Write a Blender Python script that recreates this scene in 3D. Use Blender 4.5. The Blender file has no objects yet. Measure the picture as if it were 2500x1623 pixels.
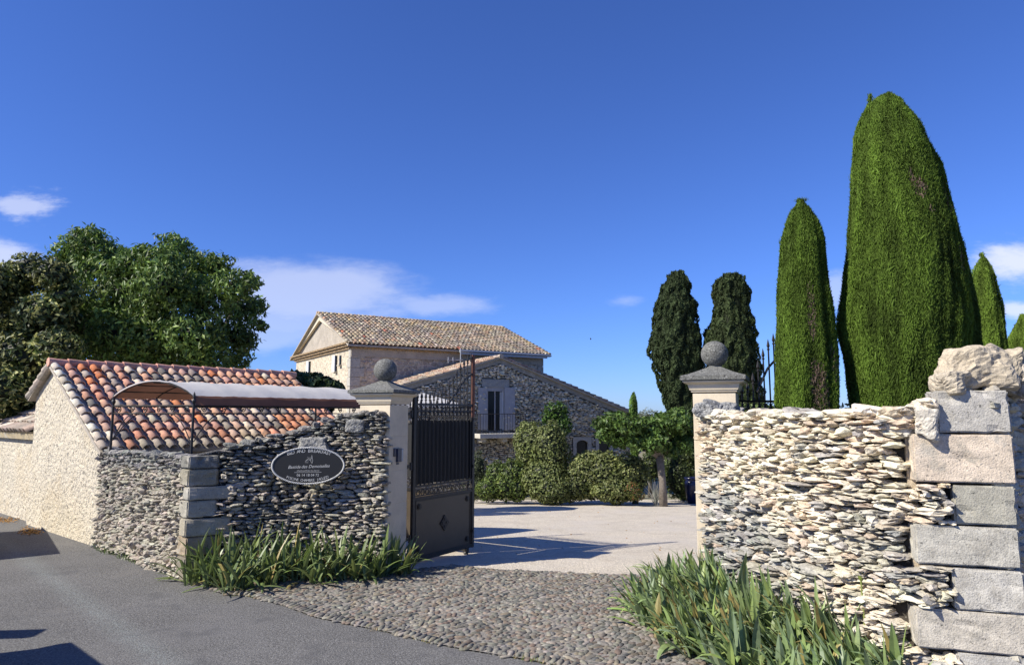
import bpy, math, random
import numpy as np
from mathutils import Vector, Matrix, noise
R = math.radians
# ------------------------------------------------------------------ camera, sky, sun
S = bpy.context.scene
S.view_settings.view_transform = 'Standard'
S.view_settings.look = 'None'
S.view_settings.exposure = 0.62
S.view_settings.gamma = 1.0
S.view_settings.use_curve_mapping = False
F = 1667.0; CX = 1250.0; CY = 811.5; TH = math.atan(198.5/F); EH = 2.0
cam = bpy.data.cameras.new('camera'); co = bpy.data.objects.new('camera', cam)
S.collection.objects.link(co); S.camera = co
co.location = (0, 0, EH); co.rotation_euler = (R(90)+TH, 0, 0)
cam.sensor_width = 36; cam.lens = 36*F/2500; cam.clip_end = 2000; cam.clip_start = 0.05
SUN_AZ = 25.0; SUN_EL = 39.0          # the light travels towards (cos az, sin az)
ld = Vector((math.cos(R(SUN_AZ))*math.cos(R(SUN_EL)), math.sin(R(SUN_AZ))*math.cos(R(SUN_EL)), -math.sin(R(SUN_EL))))
sl = bpy.data.lights.new('sun', 'SUN'); sl.energy = 5.0; sl.angle = R(0.5); sl.color = (1.0, 0.94, 0.83)
so = bpy.data.objects.new('sun', sl); S.collection.objects.link(so)
so.rotation_euler = ld.to_track_quat('-Z', 'Y').to_euler(); so.location = (-20, -10, 30)

def ray(x, y):
    dx = x-CX; dy = CY-y
    return (dx, F*math.cos(TH)-dy*math.sin(TH), F*math.sin(TH)+dy*math.cos(TH))

W = bpy.data.worlds.new('World'); S.world = W; W.use_nodes = True
nt = W.node_tree; N = nt.nodes; LK = nt.links; N.clear()
wo = N.new('ShaderNodeOutputWorld'); bg = N.new('ShaderNodeBackground'); LK.new(bg.outputs[0], wo.inputs[0])
sky = N.new('ShaderNodeTexSky'); sky.sky_type = 'NISHITA'; sky.sun_disc = False
sky.sun_elevation = R(SUN_EL); sky.sun_rotation = math.atan2(-ld.x, -ld.y)
sky.altitude = 600; sky.air_density = 1.0; sky.dust_density = 0.3; sky.ozone_density = 4.5
bg.inputs[1].default_value = 0.070
tc = N.new('ShaderNodeTexCoord'); sp = N.new('ShaderNodeSeparateXYZ'); LK.new(tc.outputs['Generated'], sp.inputs[0])
def wm(op, a, b=None, c=None):
    n = N.new('ShaderNodeMath'); n.operation = op
    for i, v in enumerate((a, b, c)):
        if v is None: continue
        if isinstance(v, (int, float)): n.inputs[i].default_value = v
        else: LK.new(v, n.inputs[i])
    return n.outputs[0]
ysafe = wm('MAXIMUM', sp.outputs[1], 0.05)
u = wm('DIVIDE', sp.outputs[0], ysafe); v = wm('DIVIDE', sp.outputs[2], ysafe)
cmb = N.new('ShaderNodeCombineXYZ'); LK.new(u, cmb.inputs[0]); LK.new(wm('MULTIPLY', v, 2.6), cmb.inputs[1])
def cnoise(scale, det, rough, seed):
    m = N.new('ShaderNodeVectorMath'); m.operation = 'ADD'; m.inputs[1].default_value = (seed, seed*1.7, 0)
    LK.new(cmb.outputs[0], m.inputs[0])
    n = N.new('ShaderNodeTexNoise'); n.inputs['Scale'].default_value = scale; n.inputs['Detail'].default_value = det
    n.inputs['Roughness'].default_value = rough; LK.new(m.outputs[0], n.inputs['Vector']); return n.outputs['Fac']
total = None
for (px, py, a, b, amp, ns, sd, thr) in [(760, 710, 330, 120, .46, 4, 1.3, .0), (700, 760, 240, 110, .35, 4, 2.3, .0), (1050, 745, 190, 40, .34, 6, 4.1, .05), (60, 500, 130, 60, .5, 15, 7.7, .25),
                                    (-20, 630, 150, 60, .6, 8, 3.2, .1), (2475, 640, 150, 75, .8, 8, 5.0, .12), (2500, 758, 100, 36, .7, 9, 9.0, .1),
                                    (2040, 710, 110, 60, .35, 8, 2.2, .1), (1530, 735, 80, 30, .22, 9, 6.1, .35), (680, 810, 200, 70, .3, 5, 8.3, .1)]:
    r = ray(px, py); u0 = r[0]/r[1]; v0 = r[2]/r[1]; ua = a/r[1]; vb = b/r[1]
    du = wm('DIVIDE', wm('SUBTRACT', u, u0), ua); dv = wm('DIVIDE', wm('SUBTRACT', v, v0), vb)
    d = wm('SQRT', wm('ADD', wm('MULTIPLY', du, du), wm('MULTIPLY', dv, dv)))
    nz = cnoise(ns, 6, .62, sd)
    m = wm('SUBTRACT', wm('ADD', wm('MULTIPLY', wm('SUBTRACT', 1.0, d), .55), nz), .5+thr*.35)
    mr = N.new('ShaderNodeMapRange'); mr.interpolation_type = 'SMOOTHERSTEP'; LK.new(m, mr.inputs[0])
    mr.inputs[1].default_value = 0; mr.inputs[2].default_value = .42; mr.inputs[3].default_value = 0; mr.inputs[4].default_value = amp
    total = mr.outputs[0] if total is None else wm('MAXIMUM', total, mr.outputs[0])
front = wm('GREATER_THAN', sp.outputs[1], 0.06)
total = wm('MULTIPLY', total, front)
mx = N.new('ShaderNodeMix'); mx.data_type = 'RGBA'; LK.new(total, mx.inputs[0])
tint = N.new('ShaderNodeMix'); tint.data_type = 'RGBA'; tint.blend_type = 'MULTIPLY'; tint.inputs[0].default_value = 1.0
LK.new(sky.outputs[0], tint.inputs[6]); tint.inputs[7].default_value = (0.65, 0.89, 1.56, 1)
LK.new(tint.outputs[2], mx.inputs[6]); mx.inputs[7].default_value = (8.6, 8.9, 10.2, 1)
LK.new(mx.outputs[2], bg.inputs[0])

# ------------------------------------------------------------------ helpers
def zg(x, y):
    w = min(1, max(0, (x+9)/5)); w = w*w*(3-2*w)
    return -0.076*min(max(0.0, y-9.6), 26)*w
def G(x, y, z=0.0):
    r = ray(x, y); t = (z-EH)/r[2]; return Vector((r[0]*t, r[1]*t, z))
def V(x, y, D):
    r = ray(x, y); t = D/r[1]; return Vector((r[0]*t, D, EH+r[2]*t))
def ratio(px): return (px-CX)/(F*math.cos(TH)+2)   # near the horizon
COL = S.collection
up = Vector((0, 0, 1))
MATS = {}
def M_(name, base=None, rough=.8, n=(), bump=(), metal=0, spec=.5, trans=0, attr=True, spots=None, k=.80):
    """n: (scale, amount) value variation; bump: (scale, strength, dist); spots: list of (scale, lo, hi, colour)"""
    m = bpy.data.materials.new(name); m.use_nodes = True; t = m.node_tree; nn = t.nodes; L = t.links
    p = nn['Principled BSDF']; p.inputs['Roughness'].default_value = rough; p.inputs['Metallic'].default_value = metal
    p.inputs['Specular IOR Level'].default_value = spec
    tcn = nn.new('ShaderNodeTexCoord'); oc = tcn.outputs['Object']
    if base is None:
        a = nn.new('ShaderNodeAttribute'); a.attribute_name = 'Col'; c = a.outputs['Color']
    else:
        a = nn.new('ShaderNodeRGB'); a.outputs[0].default_value = (*base, 1); c = a.outputs[0]
    for (sc, am) in n:
        x = nn.new('ShaderNodeTexNoise'); x.inputs['Scale'].default_value = sc; x.inputs['Detail'].default_value = 5; x.inputs['Roughness'].default_value = .6
        L.new(oc, x.inputs['Vector'])
        mr = nn.new('ShaderNodeMapRange'); mr.inputs[1].default_value = .3; mr.inputs[2].default_value = .7
        mr.inputs[3].default_value = 1-am; mr.inputs[4].default_value = 1+am; L.new(x.outputs['Fac'], mr.inputs[0])
        mm = nn.new('ShaderNodeVectorMath'); mm.operation = 'SCALE'; L.new(c, mm.inputs[0]); L.new(mr.outputs[0], mm.inputs['Scale']); c = mm.outputs[0]
    for (sc, lo, hi, colr, fmax) in (spots or ()):
        x = nn.new('ShaderNodeTexNoise'); x.inputs['Scale'].default_value = sc; x.inputs['Detail'].default_value = 4; x.inputs['Roughness'].default_value = .65
        L.new(oc, x.inputs['Vector'])
        mr = nn.new('ShaderNodeMapRange'); mr.inputs[1].default_value = lo; mr.inputs[2].default_value = hi; mr.inputs[4].default_value = fmax; L.new(x.outputs['Fac'], mr.inputs[0])
        mi = nn.new('ShaderNodeMix'); mi.data_type = 'RGBA'; L.new(mr.outputs[0], mi.inputs[0]); L.new(c, mi.inputs[6]); mi.inputs[7].default_value = (*colr, 1); c = mi.outputs[2]
    ks = nn.new('ShaderNodeVectorMath'); ks.operation = 'SCALE'; ks.inputs['Scale'].default_value = k; L.new(c, ks.inputs[0]); c = ks.outputs[0]
    L.new(c, p.inputs['Base Color'])
    prev = None
    for (sc, st, di) in bump:
        x = nn.new('ShaderNodeTexNoise'); x.inputs['Scale'].default_value = sc; x.inputs['Detail'].default_value = 4; L.new(oc, x.inputs['Vector'])
        b = nn.new('ShaderNodeBump'); b.inputs['Strength'].default_value = st; b.inputs['Distance'].default_value = di; L.new(x.outputs['Fac'], b.inputs['Height'])
        if prev: L.new(prev, b.inputs['Normal'])
        prev = b.outputs[0]
    if prev: L.new(prev, p.inputs['Normal'])
    if trans:
        tr = nn.new('ShaderNodeBsdfTranslucent'); L.new(c, tr.inputs[0]); mxs = nn.new('ShaderNodeMixShader'); mxs.inputs[0].default_value = trans
        L.new(p.outputs[0], mxs.inputs[1]); L.new(tr.outputs[0], mxs.inputs[2]); L.new(mxs.outputs[0], nn['Material Output'].inputs[0])
    MATS[name] = m; return m

def mesh_np(name, Vt, Fc, col=None, mat=None, parent=None, smooth=False):
    """Vt (n,3); Fc (m,k) or list of such arrays; col (n,3)"""
    me = bpy.data.meshes.new(name); Vt = np.asarray(Vt, dtype=np.float32)
    fl = Fc if isinstance(Fc, list) else [Fc]
    fl = [np.asarray(f, dtype=np.int32) for f in fl if len(f)]
    me.vertices.add(len(Vt)); me.vertices.foreach_set('co', Vt.ravel())
    nl = sum(f.size for f in fl); npol = sum(len(f) for f in fl)
    me.loops.add(nl); me.loops.foreach_set('vertex_index', np.concatenate([f.ravel() for f in fl]))
    me.polygons.add(npol)
    tot = np.concatenate([np.full(len(f), f.shape[1], dtype=np.int32) for f in fl]); st = np.concatenate([[0], np.cumsum(tot)[:-1]]).astype(np.int32)
    me.polygons.foreach_set('loop_start', st); me.polygons.foreach_set('loop_total', tot)
    me.polygons.foreach_set('use_smooth', np.full(npol, smooth, dtype=bool))
    me.update(calc_edges=True); me.validate()
    if col is not None:
        ca = me.color_attributes.new('Col', 'FLOAT_COLOR', 'POINT')
        c4 = np.ones((len(Vt), 4), dtype=np.float32); c4[:, :3] = col; ca.data.foreach_set('color', c4.ravel())
    if mat: me.materials.append(MATS[mat] if isinstance(mat, str) else mat)
    o = bpy.data.objects.new(name, me); COL.objects.link(o)
    if parent: o.parent = parent; o.matrix_parent_inverse = Matrix.Translation(-parent.location)
    return o

class B:
    def __init__(s): s.v = []; s.f = []; s.c = []
    def add(s, vs, fs, col=(1, 1, 1)):
        o = len(s.v); s.v += [tuple(x) for x in vs]; s.f += [tuple(i+o for i in f) for f in fs]; s.c += [col]*len(vs); return s
    def box(s, c, a, b, d, col=(1, 1, 1)):
        c = Vector(c); a = Vector(a); b = Vector(b); d = Vector(d)
        vs = [c+a*i+b*j+d*k for i in (-1, 1) for j in (-1, 1) for k in (-1, 1)]
        return s.add(vs, [(0, 1, 3, 2), (4, 6, 7, 5), (0, 4, 5, 1), (2, 3, 7, 6), (0, 2, 6, 4), (1, 5, 7, 3)], col)
    def tube(s, p0, p1, r0, r1=None, n=8, col=(1, 1, 1), cap=True):
        p0 = Vector(p0); p1 = Vector(p1); r1 = r0 if r1 is None else r1
        ax = (p1-p0).normalized(); e = ax.orthogonal().normalized(); g = ax.cross(e)
        vs = []
        for p, r in ((p0, r0), (p1, r1)):
            for i in range(n):
                a = 2*math.pi*i/n; vs.append(p+e*(r*math.cos(a))+g*(r*math.sin(a)))
        fs = [(i, (i+1) % n, n+(i+1) % n, n+i) for i in range(n)]
        if cap: fs += [tuple(range(n-1, -1, -1)), tuple(range(n, 2*n))]
        return s.add(vs, fs, col)
    def path(s, pts, r, n=6, col=(1, 1, 1)):
        pts = [Vector(p) for p in pts]; rr = r if isinstance(r, (list, tuple)) else [r]*len(pts)
        vs = []; e = None
        for i, p in enumerate(pts):
            t = (pts[min(i+1, len(pts)-1)]-pts[max(i-1, 0)]).normalized()
            if e is None: e = t.orthogonal().normalized()
            else: e = (e-t*e.dot(t)).normalized()
            g = t.cross(e)
            for k in range(n):
                a = 2*math.pi*k/n; vs.append(p+e*(rr[i]*math.cos(a))+g*(rr[i]*math.sin(a)))
        fs = []
        for i in range(len(pts)-1):
            for k in range(n): fs.append((i*n+k, i*n+(k+1) % n, (i+1)*n+(k+1) % n, (i+1)*n+k))
        fs += [tuple(range(n-1, -1, -1)), tuple(range((len(pts)-1)*n, len(pts)*n))]
        return s.add(vs, fs, col)
    def lathe(s, c, prof, n=20, col=(1, 1, 1)):
        c = Vector(c); vs = []
        for r, z in prof:
            for k in range(n):
                a = 2*math.pi*k/n; vs.append(c+Vector((r*math.cos(a), r*math.sin(a), z)))
        fs = []
        for i in range(len(prof)-1):
            for k in range(n): fs.append((i*n+k, i*n+(k+1) % n, (i+1)*n+(k+1) % n, (i+1)*n+k))
        return s.add(vs, fs, col)
    def prism(s, poly, d, col=(1, 1, 1)):
        d = Vector(d); n = len(poly); a = [Vector(p) for p in poly]
        return s.add(a+[p+d for p in a], [tuple(range(n-1, -1, -1)), tuple(range(n, 2*n))]+[(i, (i+1) % n, n+(i+1) % n, n+i) for i in range(n)], col)
    def build(s, name, mat, parent=None, smooth=False, bevel=0):
        me = bpy.data.meshes.new(name); me.from_pydata(s.v, [], s.f)
        import bmesh
        bm = bmesh.new(); bm.from_mesh(me); bmesh.ops.recalc_face_normals(bm, faces=bm.faces); bm.to_mesh(me); bm.free()
        if len(set(s.c)) >= 1:
            ca = me.color_attributes.new('Col', 'FLOAT_COLOR', 'POINT')
            ca.data.foreach_set('color', np.array([(*c[:3], 1) for c in s.c], dtype=np.float32).ravel())
        if smooth: me.polygons.foreach_set('use_smooth', [True]*len(me.polygons))
        me.materials.append(MATS[mat]); o = bpy.data.objects.new(name, me); COL.objects.link(o)
        if bevel:
            md = o.modifiers.new('bevel', 'BEVEL'); md.width = bevel; md.segments = 2; md.limit_method = 'ANGLE'
        if parent: o.parent = parent; o.matrix_parent_inverse = Matrix.Translation(-parent.location)
        return o

def thing(name, label, cat, loc=(0, 0, 0), group=None):
    o = bpy.data.objects.new(name, None); COL.objects.link(o); o.location = loc; o.empty_display_size = .2
    o['label'] = label; o['category'] = cat
    if group: o['group'] = group
    bpy.context.view_layer.update(); return o
def tag(o, label, cat, group=None, kind=None):
    o['label'] = label; o['category'] = cat
    if group: o['group'] = group
    if kind: o['kind'] = kind
    return o
def struct(o): o['kind'] = 'structure'; return o

# ------------------------------------------------------------------ materials
M_('asphalt', (.142, .137, .128), .9, n=((38, .6), (110, .4), (1.1, .16), (7, .10)), bump=((70, .9, .012),), spots=[(70, .56, .61, (.34, .34, .33), .8), (60, .62, .68, (.03, .03, .03), .6), (.55, .50, .7, (.17, .165, .16), .7), (2.2, .56, .66, (.075, .075, .075), .45), (.9, .60, .64, (.19, .18, .165), .5)])
M_('gravel', (.66, .585, .465), .95, n=((60, .4), (24, .22), (1.2, .09)), bump=((60, .9, .02),), spots=[(120, .60, .66, (.32, .29, .26), .7), (2.5, .50, .7, (.50, .42, .33), .55), (.7, .48, .62, (.64, .58, .50), .5), (34, .64, .68, (.30, .26, .21), .6)])
M_('soil', (.30, .24, .17), .95, n=((55, .4), (4, .2)), bump=((60, .8, .02),), spots=[(70, .55, .62, (.5, .46, .4), .8), (6, .52, .66, (.36, .22, .10), .6)])
M_('bedding', (.27, .245, .21), .95, n=((45, .3), (3, .15)), bump=((60, .8, .01),), spots=[(60, .58, .64, (.45, .42, .38), .7)])
M_('ground', (.24, .22, .13), .95, n=((8, .3), (.4, .2)))
M_('stone', None, .92, n=((26, .22), (140, .22)), bump=((45, .7, .012), (220, .6, .004)), spots=[(34, .60, .68, (.06, .06, .055), .55), (18, .62, .72, (.70, .66, .55), .5)])
M_('stone_grey', None, .92, n=((22, .3), (150, .3)), bump=((38, .8, .014), (200, .7, .005)), spots=[(60, .56, .62, (.62, .61, .57), .8), (42, .60, .66, (.035, .035, .032), .8)])
M_('far_stone', None, .92, n=((6, .2), (30, .2)), bump=((20, .5, .02),))
M_('cobble', None, .9, spec=.25, n=((30, .25), (90, .3), (1.3, .22)), bump=((90, .4, .006),))
M_('cut_stone', None, .9, n=((7, .18), (60, .26)), bump=((90, .8, .007), (14, .4, .02)), spots=[(60, .57, .63, (.20, .195, .18), .7), (10, .52, .64, (.30, .28, .23), .55), (38, .62, .67, (.06, .06, .055), .8), (5, .54, .72, (.62, .57, .48), .55)])
M_('pillar_stone', (.72, .62, .46), .85, n=((5, .10), (90, .08)), bump=((110, .25, .003),), spots=[(4, .58, .75, (.52, .44, .33), .55), (60, .66, .72, (.38, .33, .26), .5)])
M_('lichen_stone', (.15, .15, .135), .95, n=((20, .25), (60, .4)), bump=((70, .9, .01), (30, .3, .01)), spots=[(55, .55, .61, (.36, .355, .33), .85), (45, .58, .64, (.03, .03, .03), .85)])
M_('plaster', (.72, .64, .49), .95, n=((3, .10), (30, .12)), bump=((15, 1.0, .05), (60, .6, .02)), spots=[(11, .56, .62, (.52, .47, .39), .6), (17, .585, .63, (.13, .115, .10), .85), (1.6, .50, .75, (.66, .54, .36), .7), (28, .60, .65, (.20, .18, .15), .7)])
M_('stucco', (.44, .39, .32), .95, n=((2.2, .16), (30, .16)), bump=((12, .6, .03),), spots=[(9, .58, .66, (.28, .25, .2), .7)])
M_('far_plaster', (.66, .57, .43), .95, n=((2.5, .10), (9, .2)), bump=((6, 1.0, .08), (14, .6, .04)), spots=[(5.5, .53, .60, (.44, .38, .29), .8), (8, .60, .65, (.20, .17, .13), .7)])
M_('tile', None, .85, k=1.0, n=((14, .18), (60, .25)), bump=((60, .3, .005),), spots=[(7, .56, .64, (.13, .115, .10), .6), (26, .62, .67, (.09, .08, .07), .7), (26, .62, .68, (.60, .55, .45), .6)])
M_('roof_tile_far', None, .9, n=((3, .2), (16, .3)), spots=[(9, .56, .64, (.12, .105, .09), .7), (7, .62, .7, (.62, .55, .42), .6)])
M_('iron', (.022, .019, .017), .5, n=((30, .3),), metal=.0, bump=((40, .2, .003),))
M_('rusty_iron', (.16, .06, .035), .75, n=((25, .4),))
M_('panel_iron', (.075, .058, .040), .42, n=((3, .12), (40, .08)), spec=.5)
M_('mesh_black', (.012, .012, .012), .65)
M_('canvas_white', (.86, .84, .80), .85, k=1, n=((3, .04),), bump=((3, .4, .04),), trans=.5)
M_('canvas_brown', (.30, .15, .10), .9, n=((2.5, .15),), trans=.35)
M_('leaf', None, .5, trans=.28, spec=.35, k=.9)
M_('leaf_matte', None, .75, trans=.2, spec=.2, k=.95)
M_('blade', None, .42, trans=.25, spec=.45, k=.95, n=((14, .14),))
M_('bark', (.20, .17, .14), .95, n=((14, .3),), bump=((30, .9, .02),))
M_('wood_grey', (.40, .39, .40), .7, n=((6, .1),))
M_('paint_white', (.72, .72, .72), .6)
M_('sign_black', (.026, .024, .021), .4)
M_('sign_white', (.66, .65, .61), .6)
M_('curtain', (.5, .5, .5), .9)
M_('glass', (.012, .013, .014), .25, spec=.25)
M_('blue_glaze', (.008, .012, .05), .3, n=((9, .6),))
M_('plastic_dark', (.03, .035, .07), .35)
M_('zinc', (.40, .42, .45), .45, metal=.4)

rs = np.random.RandomState
def streaks(mat, lines, colr):
    m = MATS[mat]; t = m.node_tree; nn = t.nodes; L = t.links; p = nn['Principled BSDF']; c = p.inputs['Base Color'].links[0].from_socket
    tcn = nn.new('ShaderNodeTexCoord'); sx = nn.new('ShaderNodeSeparateXYZ'); L.new(tcn.outputs['Object'], sx.inputs[0])
    nz = nn.new('ShaderNodeTexNoise'); nz.inputs['Scale'].default_value = 6.5; nz.inputs['Detail'].default_value = 8; nz.inputs['Roughness'].default_value = .75; L.new(tcn.outputs['Object'], nz.inputs['Vector'])
    def mth(op, a, b=None):
        n = nn.new('ShaderNodeMath'); n.operation = op
        for i, v in enumerate((a, b)):
            if v is None: continue
            if isinstance(v, (int, float)): n.inputs[i].default_value = v
            else: L.new(v, n.inputs[i])
        return n.outputs[0]
    for (a, b, w, amt) in lines:
        d = Vector((b[0]-a[0], b[1]-a[1])).normalized(); nx, ny = -d.y, d.x
        e = mth('ADD', mth('MULTIPLY', sx.outputs[0], nx), mth('ADD', mth('MULTIPLY', sx.outputs[1], ny), -(a[0]*nx+a[1]*ny)))
        e = mth('ADD', e, mth('MULTIPLY', mth('SUBTRACT', nz.outputs['Fac'], .5), w*1.2))
        k = mth('MAXIMUM', mth('SUBTRACT', 1.0, mth('DIVIDE', mth('ABSOLUTE', e), w)), 0.0)
        nz2 = nn.new('ShaderNodeTexNoise'); nz2.inputs['Scale'].default_value = 45; nz2.inputs['Detail'].default_value = 3; L.new(tcn.outputs['Object'], nz2.inputs['Vector'])
        k = mth('MULTIPLY', mth('MULTIPLY', k, mth('MULTIPLY', mth('SUBTRACT', nz.outputs['Fac'], .25), mth('SUBTRACT', mth('MULTIPLY', nz2.outputs['Fac'], 6.0), 2.2))), amt*1.6)
        k = mth('MINIMUM', mth('MAXIMUM', k, 0.0), .7)
        mi = nn.new('ShaderNodeMix'); mi.data_type = 'RGBA'; L.new(k, mi.inputs[0]); L.new(c, mi.inputs[6]); mi.inputs[7].default_value = (*colr, 1); c = mi.outputs[2]
    L.new(c, p.inputs['Base Color'])
g1, g2_ = G(70, 1370), G(330, 1560)
streaks('asphalt', [((g1.x, g1.y), (g2_.x, g2_.y), .2, .42)], (.30, .355, .34))

# ------------------------------------------------------------------ stone machinery
def cube_template(seg, p=3.2):
    g = np.linspace(-1, 1, seg+1); idx = {}; vs = []; fs = []
    def vid(q):
        k = tuple(np.round(q, 5))
        if k not in idx: idx[k] = len(vs); vs.append(k)
        return idx[k]
    for ax in range(3):
        for sg in (-1, 1):
            for i in range(seg):
                for j in range(seg):
                    q = []
                    for (a, b) in ((g[i], g[j]), (g[i+1], g[j]), (g[i+1], g[j+1]), (g[i], g[j+1])):
                        t = [0, 0, 0]; t[ax] = sg; t[(ax+1) % 3] = a; t[(ax+2) % 3] = b; q.append(vid(t))
                    fs.append(q if sg > 0 else q[::-1])
    v = np.array(vs, dtype=float)
    nrm = (np.abs(v)**p).sum(1)**(1/p); v = v/nrm[:, None]
    return v, np.array(fs)
TPL = {k: cube_template(k) for k in (2, 3, 4)}
TPL[14] = cube_template(14, 7)
TPL_L = {k: cube_template(k, 2.3) for k in (2, 3, 4)}
TPL_L[5] = cube_template(4, 3.0)

def stones_mesh(cent, ex, ez, en, dims, cols, seed, seg=3, rough=.16, lens=False, tilt=.08):
    """cent (n,3), ex/ez/en (n,3) axes, dims (n,3) half sizes along those; returns V,F,C"""
    r = rs(seed); tv, tf = (TPL_L if lens else TPL)[seg]; n = len(cent); k = len(tv)
    ph = r.uniform(0, 6.28, (n, 1, 6)); am = r.normal(0, rough, (n, 1, 6))
    x, y, z = tv[None, :, 0], tv[None, :, 1], tv[None, :, 2]
    w = am[:, :, 0]*np.sin(2.1*x+ph[:, :, 0])+am[:, :, 1]*np.sin(3.0*x+2*y+ph[:, :, 1])+am[:, :, 2]*np.sin(2.5*z-2.2*x+ph[:, :, 2])
    w2 = am[:, :, 3]*np.sin(2.4*x+ph[:, :, 3])+am[:, :, 4]*np.sin(2.6*z+1.5*x+ph[:, :, 4])
    jit = r.normal(0, rough*(.75 if seg == 5 else .4) if seg < 10 else .004, (n, k, 3))
    q = np.stack([x*(1+w)+jit[:, :, 0], y*(1+w)+w2*.8+jit[:, :, 1], z*(1+w*.8)+w2*.5+jit[:, :, 2]], -1)
    # rotate about en (in plane tilt)
    a = r.normal(0, tilt, (n, 1)); q = q*dims[:, None, :]
    qx = q[..., 0]*np.cos(a)-q[..., 1]*np.sin(a); qz = q[..., 0]*np.sin(a)+q[..., 1]*np.cos(a)
    Vv = cent[:, None, :]+qx[..., None]*ex[:, None, :]+qz[..., None]*ez[:, None, :]+q[..., 2][..., None]*en[:, None, :]
    Ff = tf[None]+(np.arange(n)*k)[:, None, None]
    Cc = np.repeat(cols[:, None, :], k, 1)
    return Vv.reshape(-1, 3), Ff.reshape(-1, 4), Cc.reshape(-1, 3)

class Path:
    def __init__(s, pts):
        s.p = np.array([(a[0], a[1]) for a in pts], dtype=float); d = np.diff(s.p, axis=0); s.l = np.hypot(d[:, 0], d[:, 1])
        s.s = np.concatenate([[0], np.cumsum(s.l)]); s.L = s.s[-1]
    def at(s, t):
        t = np.clip(t, -5, s.L+5); i = np.clip(np.searchsorted(s.s, t, side='right')-1, 0, len(s.l)-1)
        d = (s.p[i+1]-s.p[i])/s.l[i][..., None]; return s.p[i]+d*(t-s.s[i])[..., None], d
def bez(p0, p1, p2, n=14):
    return [((1-t)**2*p0[0]+2*t*(1-t)*p1[0]+t*t*p2[0], (1-t)**2*p0[1]+2*t*(1-t)*p1[1]+t*t*p2[1]) for t in np.linspace(0, 1, n)]

def dry_wall(name, pts, topf, z0, hr, lr, colf, seed, mat, parent, seg=3, depth=.09, lens=True, flip=1, excl=None, thick=.42, over=1.12, core=(.10, .09, .08), wave=.03, basef=None, rough=.16, tilt=.08, prot=.012, topcap=True, coff=None, endsmall=0):
    """pts left to right as seen; outward normal = (dy,-dx)*flip"""
    P = Path(pts); r = random.Random(seed); rr = rs(seed)
    S_, Z_, Ls, Hs = [], [], [], []
    z = z0; zmax = max(topf(s) for s in np.linspace(0, P.L, 60))
    while z < zmax+.02:
        h = r.uniform(*hr)*(1.35 if r.random() < .12 else 1)
        s = -r.uniform(0, lr[0])
        while s < P.L:
            l = r.uniform(*lr)*(1.5 if r.random() < .08 else 1); hh = h*r.uniform(.8, 1.15)
            if endsmall and s > P.L-endsmall: l = min(l, r.uniform(.06, .10))
            sc = s+l/2; zc = z+h/2+wave*math.sin(sc*1.7+z*2.3+seed)+wave*.5*math.sin(sc*5.1+seed*2)
            if 0.0 <= sc <= P.L and zc+h*.35 < topf(sc)+.01 and (basef is None or zc > basef(sc)) and not (excl and excl(sc, zc, l, h)):
                S_.append(sc); Z_.append(zc); Ls.append(min(l, 2*min(sc+.02, P.L-sc+.02)+.04)); Hs.append(hh)
            s += l
        z += h*.94
    # a row of cap stones following the top
    if topcap:
        s = 0
        while s < P.L:
            l = r.uniform(lr[0]*1.2, lr[1]*1.3); sc = s+l/2
            if sc < P.L and not (excl and excl(sc, topf(sc), l, .05)):
                S_.append(sc); Z_.append(topf(sc)-hr[1]*.2+r.uniform(-.012, .012)); Ls.append(l*1.05); Hs.append(hr[1]*r.uniform(.9, 1.5))
            s += l
    S_ = np.array(S_); Z_ = np.array(Z_); Ls = np.array(Ls); Hs = np.array(Hs)
    pos, d = P.at(S_); n = len(S_)
    nrm = np.stack([d[:, 1], -d[:, 0]], 1)*flip
    ex = np.c_[d, np.zeros(n)]; ez = np.tile([0, 0, 1.], (n, 1)); en = np.c_[nrm, np.zeros(n)]
    off = rr.normal(0, prot, n)-depth*.55
    cent = np.c_[pos, Z_]+en*off[:, None]
    dims = np.c_[Ls*.5*over, Hs*.5*over, np.full(n, depth)*rr.uniform(.75, 1.15, n)]
    cols = np.array([colf(a, b, r) for a, b in zip(S_, Z_)])
    Va, Fa, Ca = stones_mesh(cent, ex, ez, en, dims, cols, seed, seg, lens=lens, rough=rough, tilt=tilt)
    # core, coloured dark so the gaps between stones read as shadow
    ss = np.linspace(0, P.L, 40); pp, dd = P.at(ss); nn = np.stack([dd[:, 1], -dd[:, 0]], 1)*flip
    cv = []
    for i in range(40):
        zt = topf(ss[i])-.03; zb = (basef(ss[i]) if basef else z0)-.1
        a = pp[i]-nn[i]*(coff if coff is not None else depth*.75); b = pp[i]-nn[i]*thick
        cv += [(*a, zb), (*a, zt), (*b, zt), (*b, zb)]
    cf = []
    for i in range(39):
        o = i*4; q = o+4
        cf += [(o, q, q+1, o+1), (o+1, q+1, q+2, o+2), (o+2, q+2, q+3, o+3)]
    cf += [(0, 1, 2, 3), (159-0, 158, 157, 156)]
    if excl is not None:
        keep = []
        for f in cf:
            keep.append(f)
        cf = keep
    nv = len(Va); Vt = np.vstack([Va, np.array(cv)]); Cc = np.vstack([Ca, np.tile(core, (len(cv), 1))])
    Ft = np.vstack([Fa, np.array(cf)+nv])
    return mesh_np(name, Vt, Ft, Cc, mat, parent)

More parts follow.
